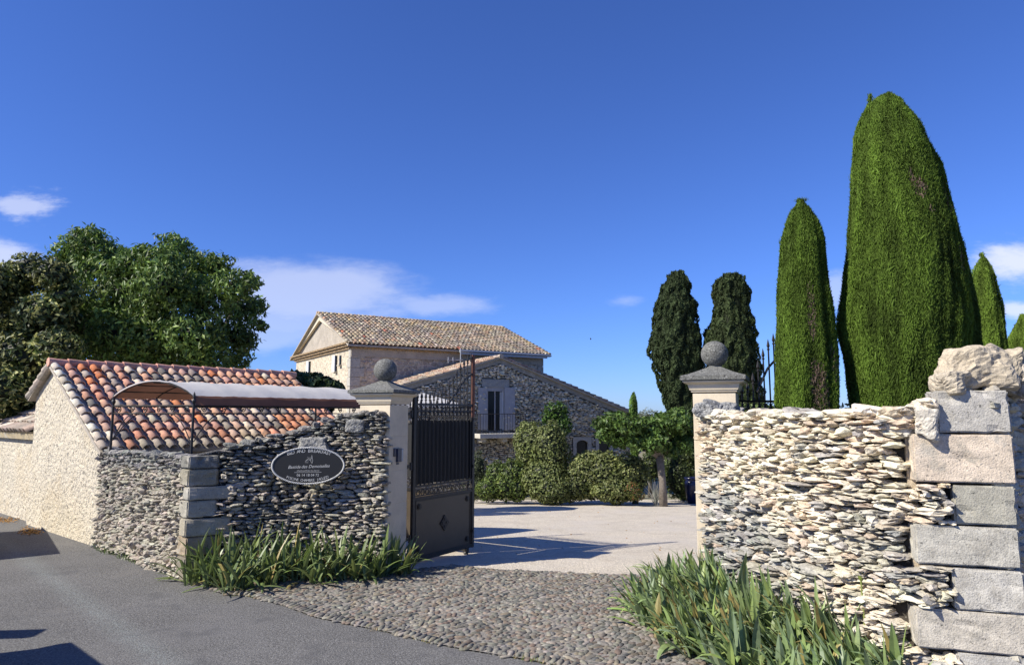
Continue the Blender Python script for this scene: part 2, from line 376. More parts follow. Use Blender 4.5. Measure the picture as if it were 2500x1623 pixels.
def roughen(o, amt=.006, sc=9.0, cuts=5, rnd=.012):
    import bmesh
    me = o.data; bm = bmesh.new(); bm.from_mesh(me)
    for m_ in list(o.modifiers): o.modifiers.remove(m_)
    bmesh.ops.bevel(bm, geom=list(bm.edges), offset=rnd, segments=2, affect='EDGES')
    bmesh.ops.triangulate(bm, faces=bm.faces); bmesh.ops.subdivide_edges(bm, edges=[e for e in bm.edges if e.calc_length() > .05], cuts=cuts, use_grid_fill=True)
    bm.normal_update()
    for v_ in bm.verts:
        p = v_.co; n1 = noise.noise(p*sc); n2 = noise.noise(p*sc*3.1+Vector((5, 3, 1)))
        chip = max(0, noise.noise(p*sc*1.4+Vector((9, 9, 9)))-.32)*(-.06 if max(abs(q) for q in v_.normal) < .97 else -.012)
        v_.co = p+v_.normal*(n1*amt+n2*amt*.5+chip)
    bm.to_mesh(me); bm.free(); return o
def vn(x, y, z=0.0): return noise.noise(Vector((x, y, z)))
def jc(c, r, a=.12):
    k = 1+r.uniform(-a, a)*1.6; return tuple(max(0, ch*k*(1+r.uniform(-a, a)*.3)) for ch in c)
def mixc(a, b, t): return tuple(a[i]*(1-t)+b[i]*t for i in range(3))

# ------------------------------------------------------------------ ground sheets
xs = np.array(sorted(set([-700, -300, -120, -60, -30, -18, -12]+list(np.arange(-10, 20.1, 1.0))+[25, 35, 60, 120, 300, 700])), dtype=float)
ys = np.array(sorted(set([-80, -30, -10]+list(np.arange(-4, 40.1, .8))+[50, 70, 110, 200, 400, 900])), dtype=float)
def sheet(name, X, Y, zo, mat):
    v = [(x, y, zg(x, y)+zo) for y in Y for x in X]; nx = len(X)
    f = [(j*nx+i, j*nx+i+1, (j+1)*nx+i+1, (j+1)*nx+i) for j in range(len(Y)-1) for i in range(nx-1)]
    return struct(mesh_np(name, v, np.array(f), None, mat))
sheet('ground', xs, ys, -.012, 'ground')
def poly_sheet(name, pts, z, mat, sub=0):
    b = B(); b.add([(p[0], p[1], z) for p in pts], [tuple(range(len(pts)))])
    return struct(b.build(name, mat))
EDGE = [(440, 1412), (490, 1430), (550, 1452), (613, 1456), (690, 1478), (770, 1507), (850, 1524), (928, 1539), (1054, 1570), (1130, 1585), (1212, 1599), (1290, 1611), (1400, 1634), (1600, 1680)]
edge = [G(*p) for p in EDGE]
rd = [(p.x, p.y) for p in edge]+[(2.6, 4.5), (3.6, 4.2), (14, 3.2), (14, -20), (-30, -20), (-30, 40), (-24, 32), (-16.5, 20.5), (-10.9, 15.2), (-6.2, 10.75), (-4.1, 8.8)]
poly_sheet('road', rd, 0.0, 'asphalt')
# gravel courtyard: near edge along the cobbles, far edge under the hedges
gp = [G(x, y) for x, y in [(700, 1385), (900, 1392), (1030, 1394), (1110, 1386), (1200, 1397), (1330, 1403), (1450, 1410), (1560, 1412), (1680, 1400), (1850, 1400)]]
gp = [(-6.5, 13)]+[(p.x, p.y) for p in gp]+[(14, 10)]
rows = []
far = [(-14+i*(44/ (len(gp)-1)), 27.5) for i in range(len(gp))]
Vg = []; nc = 60; nr = 40
Pg = Path(gp); tt = np.linspace(0, Pg.L, nc); pa, _ = Pg.at(tt)
rg = random.Random(4)
for j in range(nr):
    k = (j/(nr-1))**1.5
    for i in range(nc):
        x = pa[i][0]*(1-k)+(-16+48*i/(nc-1))*k; y = pa[i][1]*(1-k)+27.5*k
        if j == 0: y += rg.uniform(-.05, .05)
        Vg.append((x, y, zg(x, y)+.006))
Fg = [(j*nc+i, j*nc+i+1, (j+1)*nc+i+1, (j+1)*nc+i) for j in range(nr-1) for i in range(nc-1)]
struct(mesh_np('gravel_courtyard', Vg, np.array(Fg), None, 'gravel'))
# planting beds / bare soil
bedL = [G(x, y) for x, y in [(425, 1405), (490, 1428), (560, 1453), (640, 1432), (760, 1420), (880, 1412), (1000, 1398)]]+[Vector((-1.3, 9.0, 0)), Vector((-1.6, 9.2, 0)), Vector((-3.9, 8.9, 0))]
poly_sheet('planting_bed', bedL, .004, 'soil')
bedR = [G(x, y) for x, y in [(1600, 1392), (1580, 1440), (1590, 1490), (1640, 1530), (1700, 1575), (1760, 1625), (1800, 1700)]]+[Vector((3.2, 4.2, 0)), Vector((4.6, 4.6, 0)), Vector((2.6, 8.2, 0)), Vector((2.0, 8.3, 0))]
poly_sheet('planting_bed', bedR, .004, 'soil')
# cobbles
cobp = [G(x, y) for x, y in EDGE]+[G(1720, 1690), G(1850, 1720), G(1800, 1640), G(1700, 1570), G(1625, 1510), G(1605, 1450), G(1640, 1400), G(1560, 1404), G(1450, 1402), G(1330, 1396), G(1200, 1390), G(1110, 1380), G(1050, 1386), G(1000, 1393), G(880, 1408), G(760, 1416), G(640, 1427), G(560, 1448)]
def inpoly(x, y, P):
    c = False; j = len(P)-1
    for i in range(len(P)):
        if (P[i][1] > y) != (P[j][1] > y) and x < (P[j][0]-P[i][0])*(y-P[i][1])/(P[j][1]-P[i][1])+P[i][0]: c = not c
        j = i
    return c
cb = [(p.x, p.y) for p in cobp]
r = random.Random(11); cc = []; cd = []; ccol = []; cex = []
ca_, sa_ = math.cos(R(-32)), math.sin(R(-32))
pal = [(.24, .225, .185), (.22, .20, .155), (.20, .19, .16), (.25, .23, .195), (.165, .16, .14), (.29, .26, .21), (.23, .18, .14), (.19, .15, .115), (.30, .275, .225), (.14, .14, .125), (.26, .22, .165)]
uu = -14.0
while uu < 14:
    w = .054
    vv = -14.0
    while vv < 14:
        l = r.choice([.055, .065, .08, .095, .12])*r.uniform(.9, 1.1)
        x = uu*ca_-vv*sa_; y = uu*sa_+vv*ca_
        if 4.2 < y < 9.8 and -4 < x < 4 and inpoly(x, y, cb):
            cc.append((x+r.uniform(-.01, .01), y+r.uniform(-.01, .01), .008+r.uniform(-.006, .005))); a = R(58)+r.gauss(0, .5)
            cex.append(a); cd.append((l*.56, w*r.uniform(.40, .62), r.uniform(.008, .016))); ccol.append(jc(r.choice(pal), r, .14))
        vv += l*.88
    uu += w*.86
# border course along the road
for i in range(len(edge)-2):
    a, b_ = edge[i], edge[i+1]; n_ = int((b_-a).length/.058)
    for k in range(n_):
        if i < 2: continue
        p = a.lerp(b_, (k+.5)/n_); t = (b_-a).normalized(); nn_ = Vector((-t.y, t.x, 0))
        cc.append((p.x+nn_.x*.06, p.y+nn_.y*.06, .006)); cex.append(math.atan2(nn_.y, nn_.x)+r.gauss(0, .15)); cd.append((.062, .027, .026)); ccol.append(jc(r.choice(pal[:5]), r, .14))
cc = np.array(cc); cex = np.array(cex); n = len(cc)
Vc, Fc, Cc = stones_mesh(cc, np.c_[np.cos(cex), np.sin(cex), 0*cex], np.c_[-np.sin(cex), np.cos(cex), 0*cex], np.tile([0, 0, 1.], (n, 1)), np.array(cd), np.array(ccol), 5, 2, rough=.07, lens=True, tilt=0)
keepf = np.ones(len(Fc), bool)
co_ = B(); co_.add([(p[0], p[1], .011) for p in cb], [tuple(range(len(cb)))], (.40, .37, .32))
o = co_.build('cobble_bedding', 'bedding'); struct(o)
o = struct(mesh_np('cobbled_apron', Vc, Fc, Cc, 'cobble', None, smooth=True))

# ------------------------------------------------------------------ dry stone walls
def smooth(a, b, x): t = min(1, max(0, (x-a)/(b-a))); return t*t*(3-2*t)
# sign wall: rises to the pillar
QC = Vector((-3.92, 8.52, 0)); SC = Vector((-6.30, 10.62, 0))
ptsA = bez((QC.x+.02, QC.y-.0), (-2.8, 9.14), (-1.60, 8.79), 10)
PA = Path(ptsA)
topA_px = [(440, 1108), (490, 1107), (560, 1092), (640, 1072), (700, 1058), (760, 1042), (810, 1022), (860, 1010), (905, 1006), (945, 1012)]
tab = []
for px, py in topA_px:
    best = min(np.linspace(0, PA.L, 200), key=lambda s: abs(CX+F*PA.at(np.array([s]))[0][0][0]/PA.at(np.array([s]))[0][0][1]-px))
    q = PA.at(np.array([best]))[0][0]; tab.append((best, V(px, py, q[1]).z))
def topA(s): return float(np.interp(s, [a for a, _ in tab], [b for _, b in tab]))
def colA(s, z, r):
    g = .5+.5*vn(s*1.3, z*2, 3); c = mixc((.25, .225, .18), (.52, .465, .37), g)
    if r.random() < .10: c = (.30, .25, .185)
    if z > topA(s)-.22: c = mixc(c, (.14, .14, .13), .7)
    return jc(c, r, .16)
t = thing('stone_wall', 'grey dry stone wall curving up to the left gate pillar, behind the oval sign', 'wall', (-2.8, 8.8, 0))
big = [(.28*PA.L, 0), ]
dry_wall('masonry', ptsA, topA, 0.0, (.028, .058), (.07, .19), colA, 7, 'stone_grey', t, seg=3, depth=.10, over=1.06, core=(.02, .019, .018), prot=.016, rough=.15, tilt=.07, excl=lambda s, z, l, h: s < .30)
def boulder(parent, c, ex, dims, col, seed, name='boulder', mat='stone_grey'):
    ex = Vector(ex).normalized(); en = Vector((ex.y, -ex.x, 0)); r_ = rs(seed)
    Vb, Fb, Cb = stones_mesh(np.array([tuple(c)]), np.array([tuple(ex)]), np.array([(0, 0, 1.)]), np.array([tuple(en)]), np.array([dims]), np.array([col]), seed, 14, rough=.10, lens=False, tilt=.05)
    ctr = Vb.mean(0); k_ = [1+.20*noise.noise(Vector((p-ctr)*7+seed))+.09*noise.noise(Vector((p-ctr)*19+seed))+.07*noise.noise(Vector((p-ctr)*50)) for p in Vb]
    r__ = rs(seed); tvj = np.asarray(k_)[:, None]; Vb = ctr+(Vb-ctr)*tvj
    return mesh_np(name, Vb, Fb, Cb, mat, parent)
# two pale blocks over the sign
for (px, py, w, h, sd) in [(765, 1086, 70, 36, 1), (867, 1040, 46, 30, 3)]:
    q = V(px, py, 8.86); m = 8.86/F
    boulder(t, q, (1, .05, 0), (w*.5*m, h*.5*m, .08), (.30, .29, .26) if sd == 1 else (.24, .235, .215), sd)
# lower wall with quoins on its corner
ptsB = [(SC.x, SC.y), (QC.x-.0, QC.y)]
PB = Path(ptsB)
zB0 = V(245, 1100, 10.62).z; zB1 = V(455, 1112, 8.55).z
def topB(s): k = s/PB.L; return zB0*(1-k)+zB1*k + .012*math.sin(s*6)
def colB(s, z, r):
    g = .5+.5*vn(s*1.2+5, z*1.8, 1); low = smooth(.9, .2, z)
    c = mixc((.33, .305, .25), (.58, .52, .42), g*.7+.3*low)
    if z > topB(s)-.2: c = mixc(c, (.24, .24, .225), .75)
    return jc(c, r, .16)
t = thing('stone_wall', 'low grey rubble wall between the plastered shed and the column of cut corner blocks', 'wall', (-5.1, 9.6, 0))
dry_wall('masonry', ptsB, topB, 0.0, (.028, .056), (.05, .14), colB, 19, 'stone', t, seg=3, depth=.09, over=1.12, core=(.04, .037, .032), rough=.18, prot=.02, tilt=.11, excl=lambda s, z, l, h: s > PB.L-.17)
# quoins at the corner: dirs along both walls
dA = Vector((PA.at(np.array([.1]))[1][0][0], PA.at(np.array([.1]))[1][0][1], 0)); dB = (Vector((SC.x, SC.y, 0))-QC).normalized()
dA.normalize()
zt = V(462, 1112, 8.5).z; zq = 0.0; r = random.Random(3)
ztop = [1112, 1145, 1188, 1222, 1266, 1311, 1360, 1415]
zz = [V(462, y, 8.5).z for y in ztop]; zz[-1] = -.02
cqs = [(.22, .21, .18), (.34, .30, .22), (.42, .39, .32), (.44, .40, .32), (.42, .37, .27), (.40, .32, .21), (.26, .22, .16)]
for i in range(7):
    la = (.33, .33, .48, .32, .50, .34, .42)[i]; lb = (.24, .24, .17, .24, .17, .26, .24)[i]
    h = zz[i]-zz[i+1]-.012; cz = (zz[i]+zz[i+1])/2
    b = B(); o_ = QC+Vector((-.02+r.uniform(-.015, .012), -.045+r.uniform(-.012, .012), 0))
    nA = Vector((dA.y, -dA.x, 0))
    pts_ = [o_, o_+dA*la, o_+dA*la-nA*.2, o_-nA*.1+dB*.05, o_+dB*lb]
    pts_ = [o_, o_+dA*la, o_+dA*la+Vector((-.03, .22, 0)), o_+dB*lb+Vector((.16, .12, 0)), o_+dB*lb]
    b.prism([(p.x, p.y, cz-h/2) for p in pts_], (0, 0, h), jc(cqs[i], r, .05))
    roughen(b.build('quoin_block', 'cut_stone', t), .007)
# tall wall on the right, curving towards the viewer
RP = Vector((2.03, 7.7, 0))   # front left corner of right pillar
QR0 = Vector((ratio(2240)*5.13, 5.13, 0))
ptsC = bez((RP.x+.06, RP.y-.11), (2.42, 5.85), (QR0.x+.02, QR0.y+.0), 14)
ptsC = ptsC[:-1]+[(ptsC[-1][0]+.01, ptsC[-1][1]+.005), (QR0.x+.54, QR0.y-.135)]
PC = Path(ptsC)
tabC = []
for px, py in [(1700, 1008), (1720, 1004), (1800, 1011), (1900, 1008), (2000, 1006), (2100, 1003), (2180, 1000), (2250, 985), (2275, 965), (2300, 955), (2400, 950)]:
    best = min(np.linspace(0, PC.L, 300), key=lambda s: abs(CX+F*PC.at(np.array([s]))[0][0][0]/PC.at(np.array([s]))[0][0][1]-px))
    q = PC.at(np.array([best]))[0][0]; tabC.append((best, V(px, py, q[1]).z))
def topC(s): return float(np.interp(s, [a for a, _ in tabC], [b for _, b in tabC]))
QD = 4.98
qdat = [  # top y, bottom y, left px, right px, colour
    (952, 1057, 2293, 2447, (.53, .50, .44)), (1061, 1182, 2246, 2459, (.72, .60, .46)), (1188, 1285, 2338, 2468, (.46, .435, .35)),
    (1291, 1390, 2260, 2477, (.55, .52, .44)), (1396, 1500, 2343, 2487, (.57, .54, .47)), (1504, 1604, 2263, 2494, (.59, .54, .45)), (1610, 1720, 2353, 2500, (.5, .48, .43)), (1724, 1800, 2270, 2506, (.5, .48, .43))]
def colC(s, z, r):
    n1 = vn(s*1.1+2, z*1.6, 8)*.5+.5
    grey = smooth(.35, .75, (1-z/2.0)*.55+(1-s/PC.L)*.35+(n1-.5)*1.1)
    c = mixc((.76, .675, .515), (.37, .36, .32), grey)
    x = r.random()
    if x < .12: c = mixc(c, (.60, .45, .31), .6)
    elif x < .22: c = mixc(c, (.34, .335, .32), .7)
    elif x < .34: c = mixc(c, (.88, .83, .70), .7)
    return jc(c, r, .09)
tW = thing('stone_wall', 'tall sunlit wall of pale cream rubble with iris along its foot', 'wall', (2.8, 6.3, 0))
corner = Vector((ratio(2451)*QD, QD, 0))
qd = Vector((.955, -.295, 0)).normalized(); qn = Vector((qd.y, -qd.x, 0))
def exC(s, z, l, h):
    if s < PC.L-.85: return False
    pos_ = PC.at(np.array([s]))[0][0]
    for (y0, y1, xl, xr, c_) in qdat:
        za, zb2 = V(2400, y1, QD).z, V(2400, y0, QD).z
        if za-.01 < z+h*.45 and z-h*.45 < zb2 and pos_[0]+l*.34 > corner.x-(xr-xl)*QD/F*1.02*qd.x: return True
    return False
dry_wall('masonry', ptsC, topC, 0.0, (.027, .056), (.075, .20), colC, 31, 'stone', tW, seg=5, depth=.12, over=1.06, endsmall=.62, core=(.05, .04, .028), wave=.05, rough=.15, tilt=.09, prot=.015, excl=exC, topcap=True)
b = B(); b.prism([corner-qd*.66-qn*.135+up*-.1 for _ in (0,)]+[corner-qd*.02-qn*.12-up*.1, corner-qd*.02-qn*.28-up*.1, corner-qd*.66-qn*.28-up*.1], up*2.15, (.50, .41, .29)); b.build('mortar_bed', 'stone', tW)
# grey lichened stones climbing the pillar
for (px, py, w, h, sd) in [(1722, 994, 40, 22, 5), (1752, 992, 44, 20, 6), (1783, 996, 40, 24, 7), (1800, 1004, 30, 16, 8), (1770, 1004, 60, 16, 9), (1722, 1010, 40, 18, 10)]:
    q = V(px, py, 7.42); m = 7.42/F
    boulder(tW, q, (.85, -.5, 0), (w*.52*m, h*.52*m, .11), (.27, .27, .265), sd, 'rubble_stone')
for (px, py, w, h, D, sd, c) in [(2200, 1030, 80, 60, 5.36, 11, (.55, .52, .45)), (2264, 1030, 52, 66, 5.17, 12, (.60, .55, .46))]:
    q = V(px, py, D); m = D/F
    boulder(tW, q, (.72, -.5, 0), (w*.5*m, h*.5*m, .11), c, sd, 'rubble_stone', 'stone')
# rubble cap
for (px, py, w, h, D, sd, c) in [(2372, 906, 150, 92, 5.24, 22, (.52, .44, .32)), (2440, 888, 80, 78, 5.4, 24, (.48, .41, .30)), (2478, 915, 60, 90, 5.45, 27, (.50, .45, .36)), (2322, 938, 70, 50, 5.22, 25, (.50, .43, .32)), (2505, 930, 60, 80, 5.4, 28, (.52, .46, .37))]:
    q = V(px, py, D); m = D/F
    boulder(tW, q, (.97, -.2, 0), (w*.5*m, h*.5*m, .15), c, sd, 'cap_stone', 'stone')
# quoin blocks
QD = 4.98
for i, (y0, y1, xl, xr, c) in enumerate(qdat):
    z1 = V(2400, y0, QD).z; z0_ = V(2400, y1, QD).z
    w = (xr-xl)*QD/F*1.02
    jit = random.Random(i+5).uniform(-.012, .012)
    b = B(); ctr = corner+qd*jit
    pl = [ctr-qd*w, ctr, ctr-qn*.42, ctr-qd*w-qn*.30]
    pl = [Vector((p.x, p.y, z0_)) for p in pl]
    b.prism(pl, (0, 0, z1-z0_), c); roughen(b.build('quoin_block', 'cut_stone', tW))
# rubble return of the wall on the right, in shade
rt = [(corner.x-.03, corner.y+.06), (corner.x+.5, corner.y+.75), (corner.x+1.6, corner.y+1.5)]
dry_wall('return_masonry', rt, lambda s: 2.18, 0.0, (.06, .1), (.12, .28), lambda s, z, r: jc((.5, .46, .38), r, .1), 41, 'stone', tW, seg=3, depth=.08, core=(.25, .22, .18), thick=.3)

# ------------------------------------------------------------------ gate pillars
PH = 22.0
pa_ = Vector((-math.cos(R(PH)), math.sin(R(PH)), 0)); pb_ = Vector((math.sin(R(PH)), math.cos(R(PH)), 0))
def pillar(front, ys, s, label):
    """front: the front corner (towards -pa is to its right); ys: heights; s: side"""
    c = front+pa_*(s/2)+pb_*(s/2)
    t = thing('gate_pillar', label, 'pillar', (c.x, c.y, 0), 'stone pillars either side of the gateway')
    zsh, zc0, zc1, zcap, ztip, ball = ys
    def sq(h, z): return [c+pa_*(h*i)+pb_*(h*j)+Vector((0, 0, z)) for i, j in ((1, 1), (1, -1), (-1, -1), (-1, 1))]
    z = 0; hts = [.42, .43, .42, .44]; 
    lim = zsh; b = B(); k = 0
    b2 = B()
    while z < lim-.01:
        h = min(hts[k % 4], lim-z)
        if lim-z-h < .12: h = lim-z
        b.prism([p for p in sq(s/2, z+.002)], (0, 0, h-.004)); z += h; k += 1
    b.prism(sq(s/2-.004, 0), (0, 0, lim-.01))
    b.build('shaft', 'pillar_stone', t, bevel=.004)
    def lay(prof, name, mat, bev=0):
        b = B(); vs = []; fs = []
        for (h, z) in prof: vs += sq(h, z)
        for i in range(len(prof)-1):
            for k in range(4): fs.append((i*4+k, i*4+(k+1) % 4, (i+1)*4+(k+1) % 4, (i+1)*4+k))
        fs += [(0, 1, 2, 3), tuple(range(4*len(prof)-4, 4*len(prof)))]
        b.add(vs, fs); return b.build(name, mat, t, bevel=bev)
    q = s/2; H = zc1-zc0
    lay([(q+.015, zc0), (q+.018, zc0+.16*H), (q+.03, zc0+.18*H), (q+.032, zc0+.28*H), (q+.036, zc0+.30*H), (q+.045, zc0+.62*H), (q+.055, zc0+.70*H), (q+.075, zc0+.74*H), (q+.092, zc0+.82*H), (q+.1, zc0+.93*H), (q+.095, zc0+H-.004)], 'cornice', 'pillar_stone', .003)
    lay([(q+.115, zc1), (q+.12, zc1+.005), (q+.118, zcap)]+[((q+.115)*(1-k)+.055*k, zcap+(ztip-zcap)*(k**1.25)) for k in (.0001, .25, .5, .75, .9, 1)], 'cap', 'lichen_stone', .004)
    b = B(); n = 18; rb = ball
    b.lathe(c+Vector((0, 0, ztip+rb*.93)), [(rb*math.sin(math.pi*i/n)+1e-4, -rb*math.cos(math.pi*i/n)) for i in range(n+1)], 30)
    b.lathe(c+Vector((0, 0, ztip-.012)), [(.075, 0), (.07, .02), (.055, .035)], 20)
    b.build('ball_finial', 'lichen_stone', t, smooth=True)
    return t, c
PM = Vector((ratio(956)*8.85, 8.85, 0))
zy = lambda y, D: V(1250, y, D).z
pL, cL = pillar(PM, (zy(988, 8.9), zy(986, 8.9), zy(959, 8.85), zy(951, 8.85), zy(929, 9.05), .155), .46, 'pale stone gate pillar with ball finial at the end of the sign wall, keypad on its shaded side')
pR, cR = pillar(RP-pa_*.46+Vector((0, 0, 0)), (zy(960, 7.8), zy(958, 7.8), zy(930, 7.8), zy(919, 7.8), zy(897, 8.0), .152), .46, 'pale stone gate pillar with ball finial at the end of the sunlit cream wall')
# keypad on the jamb of the left pillar
jn = Vector((pb_.y, -pb_.x, 0))   # normal of the jamb, towards the opening
kb = PM+pb_*.23
def jam(px0, px1, y0, y1, d, name, mat, parent):
    D = 9.06; z0 = zy(y1, D); z1 = zy(y0, D)
    c = kb+Vector((0, 0, (z0+z1)/2)); sh = (px0+px1)/2-980
    c = c+pb_*(sh*.0095)
    b = B(); b.box(c+jn*(d/2+.001), pb_*((px1-px0)*.0048), jn*(d/2), Vector((0, 0, (z1-z0)/2))); return b.build(name, mat, parent, bevel=.004)
kt = thing('keypad', 'small dark blue entry keypad on the shaded side of the left gate pillar', 'keypad', (kb.x, kb.y, 1.2))
jam(973, 983, 1094, 1127, .03, 'housing', 'plastic_dark', kt)
jam(983.5, 989, 1096, 1126, .02, 'call_panel', 'zinc', kt)
jam(966, 972, 1093, 1113, .015, 'side_box', 'blue_glaze', kt)
jam(974, 980, 1129, 1133, .01, 'base_clip', 'plastic_dark', kt)

# ------------------------------------------------------------------ iron gates
def gate(H, dirv, Lg, label, hz=0.0, flip=1, stretch=1.0):
    dirv = Vector(dirv).normalized(); nr = Vector((dirv.y, -dirv.x, 0))*flip
    t = thing('gate_leaf', label, 'gate', (H.x, H.y, 0), 'wrought iron leaves of the entrance gate')
    def P_(u, z, n=0): return H+dirv*u+nr*n+Vector((0, 0, z+hz))
    def bar(b, u0, z0, u1, z1, w, n=.018, n0=0):
        a = P_(u0, z0, n0); c = P_(u1, z1, n0); d = (c-a); L_ = d.length; d.normalize(); s = d.cross(nr)
        b.box((a+c)/2, d*(L_/2), s*(w/2), nr*n)
    top = lambda q: float(np.interp(min(1, q*stretch), [0, .3, .42, .52, .62, .72, .85, 1], [2.30, 2.31, 2.34, 2.42, 2.56, 2.70, 2.86, 2.96]))
    b = B(); bar(b, 0.025, .03, 0.025, 2.24, .05, .022); bar(b, Lg-.025, .03, Lg-.025, 1.95, .05, .022)
    bar(b, .05, .06, Lg-.05, .06, .05, .02); bar(b, .05, .86, Lg-.05, .86, .035, .019); bar(b, .05, 1.02, Lg-.05, 1.02, .02, .018); b.build('frame', 'iron', t)
    b = B(); bar(b, Lg-.025, 1.95, Lg-.025, 2.9, .045, .022); b.build('free_stile', 'rusty_iron', t)
    b = B(); b.box(P_(Lg/2, .46), dirv*(Lg/2-.06), nr*.004, Vector((0, 0, .38))); b.build('kick_panel', 'panel_iron', t)
    b = B()
    for s in (1, -1):
        for (u0, z0, u1, z1) in ((.075, .09, Lg-.075, .09), (.075, .83, Lg-.075, .83), (.075, .09, .075, .83), (Lg-.075, .09, Lg-.075, .83)): bar(b, u0, z0, u1, z1, .014, .004, .010*s)
    b.build('panel_moulding', 'iron', t)
    # corner rosettes and centre diamond
    for (u_, z_) in ((.15, .17), (.15, .75), (Lg-.15, .17), (Lg-.15, .75)):
        b = B()
        for s in (1, -1):
            for rr_, dd in ((.042, .010), (.024, .02)):
                ring = [P_(u_+rr_*math.cos(a), z_+rr_*math.sin(a), .006*s) for a in np.linspace(0, 2*math.pi, 14, endpoint=False)]
                b.prism(ring, nr*(dd*s))
        b.build('rosette', 'iron', t)
    b = B()
    for s in (1, -1):
        b.prism([P_(Lg/2+dx, .47+dz, .006*s) for dx, dz in ((0, .11), (.03, .075), (.045, .05), (.1, 0), (.06, -.035), (.03, -.07), (0, -.11), (-.03, -.075), (-.045, -.05), (-.1, 0), (-.06, .035), (-.03, .07))], nr*(.012*s))
        for dx, dz in ((0, .05), (0, -.05), (.045, 0), (-.045, 0)):
            b.prism([P_(Lg/2+dx+.02*math.cos(a), .47+dz+.02*math.sin(a), .018*s) for a in np.linspace(0, 2*math.pi, 8, endpoint=False)], nr*(.008*s))
    b.build('diamond_ornament', 'iron', t)
    # lattice band: ring scrolls
    b = B(); n = 13
    def ring(b, u_, z_, r_, th, m=12):
        pts = [P_(u_+r_*math.cos(a), z_+r_*math.sin(a)) for a in np.linspace(0, 2*math.pi, m+1)]
        b.path(pts, th, 4)
    for i in range(n):
        u_ = .08+(Lg-.16)*(i+.5)/n; ring(b, u_, .935, .036, .007)
    bar(b, .05, .895, Lg-.05, .895, .012, .01); bar(b, .05, .98, Lg-.05, .98, .012, .01)
    b.build('scroll_band', 'iron', t)
    # black screen
    b = B(); b.box(P_(Lg/2, 1.475, -.02), dirv*(Lg/2-.04), nr*.003, Vector((0, 0, .43)))
    nz = 40
    for i in range(nz):
        u0 = .04+(Lg-.08)*i/nz; w = (Lg-.08)/nz
        b.prism([P_(u0, 1.9, -.023), P_(u0+w, 1.9, -.023), P_(u0+w/2, 1.925+.012*math.sin(i*3.), -.023)], nr*.006)
    b.build('privacy_screen', 'mesh_black', t)
    # bars with spearheads
    n = 15
    for i in range(n):
        u_ = .085+(Lg-.16)*i/(n-1); zt = top(u_/Lg)
        b = B(); b.tube(P_(u_, 1.03), P_(u_, zt-.10), .0095, n=6)
        b.lathe(P_(u_, zt-.13), [(.010, 0), (.018, .008), (.018, .018), (.009, .026), (.010, .032), (.021, .055), (.017, .075), (.002, .14)], 6)
        if i in (3, 6, 9): b.lathe(P_(u_, 2.02), [(.01, -.03), (.024, 0), (.01, .03)], 6)
        b.build('spear_bar', 'iron', t)
    b = B(); bar(b, .05, 2.13, Lg-.05, 2.13, .028, .014)
    for i in range(n-1):
        u_ = .085+(Lg-.16)*(i+.5)/(n-1)
        ring(b, u_, 2.075, .034, .006, 10); ring(b, u_, 2.005, .03, .006, 10)
        b.path([P_(u_, 1.97), P_(u_-.02, 1.95), P_(u_, 1.93), P_(u_+.02, 1.95), P_(u_, 1.97)], .006, 4)
    bar(b, .05, 2.04, Lg-.05, 2.04, .012, .01)
    b.build('top_frieze', 'iron', t)
    b = B(); pts = [P_(q*Lg, top(q)-.30 if q > .25 else 2.13) for q in np.linspace(.3, .98, 14)]
    pts = [P_(q*Lg, max(2.14, top(q)-.33)) for q in np.linspace(.36, .98, 16)]; b.path(pts, .014, 6); b.build('arched_rail', 'iron', t)
    # hinges, wheel and bolt
    for z in (.35, 1.3, 2.0):
        b = B(); b.tube(P_(-.03, z-.05), P_(-.03, z+.05), .02, n=8); b.box(P_(-.06, z), dirv*.05, nr*.008, Vector((0, 0, .02))); b.build('hinge', 'iron', t)
    b = B(); b.box(P_(Lg-.17, .0), dirv*.018, nr*.03, Vector((0, 0, .045))); wc = P_(Lg-.17, -.05+.01); b.tube(wc-nr*.012, wc+nr*.012, .035, n=12); b.build('caster_wheel', 'iron', t)
    return t
gate(Vector((-1.345, 9.36, 0)), (.75, 1.14, 0), 1.38, 'open dark iron gate leaf with kick panel and spearheads, beside the keypad pillar', 0.0)
gate(Vector((-.66, 10.52, 0)), (-.74, .67, 0), 2.0, 'second folding panel added behind the left gate leaf to broaden its shadow, bars just visible', -.08, 1, .25)  # extra panel, added to widen the gate shadow on the gravel
gate(Vector((2.50, 8.06, 0)), (.92, .39, 0), 1.38, 'iron gate leaf folded back behind the cream wall, only its spearheads and arch showing', .02, -1, 1.75)

# ------------------------------------------------------------------ oval sign
tS = thing('oval_sign', 'black oval bed and breakfast sign with twisted rope border on the grey stone wall', 'sign', (-2.57, 8.78, 1.2))
sc_ = V(753, 1136, 8.70); sd_ = Vector((.985, .115, 0)).normalized(); snr = Vector((sd_.y, -sd_.x, 0)); up = Vector((0, 0, 1))
sa, sb = 84*8.70/F, 42.5*8.70/F
def SP(u_, v_, n=0): return sc_+sd_*u_+up*v_+snr*n
b = B(); b.prism([SP(sa*math.cos(a), sb*math.sin(a)) for a in np.linspace(0, 2*math.pi, 64, endpoint=False)], snr*.016); b.build('plate', 'sign_black', tS)
b = B(); pts = []
for k in range(2):
    pp = []
    for a in np.linspace(0, 2*math.pi, 361):
        w = 62*a+k*math.pi; pp.append(SP((sa+.0065*math.cos(w))*math.cos(a), (sb+.0065*math.cos(w))*math.sin(a), .014+.0065*math.sin(w)))
    b.path(pp, .0068, 5)
b.build('rope_border', 'sign_white', tS)
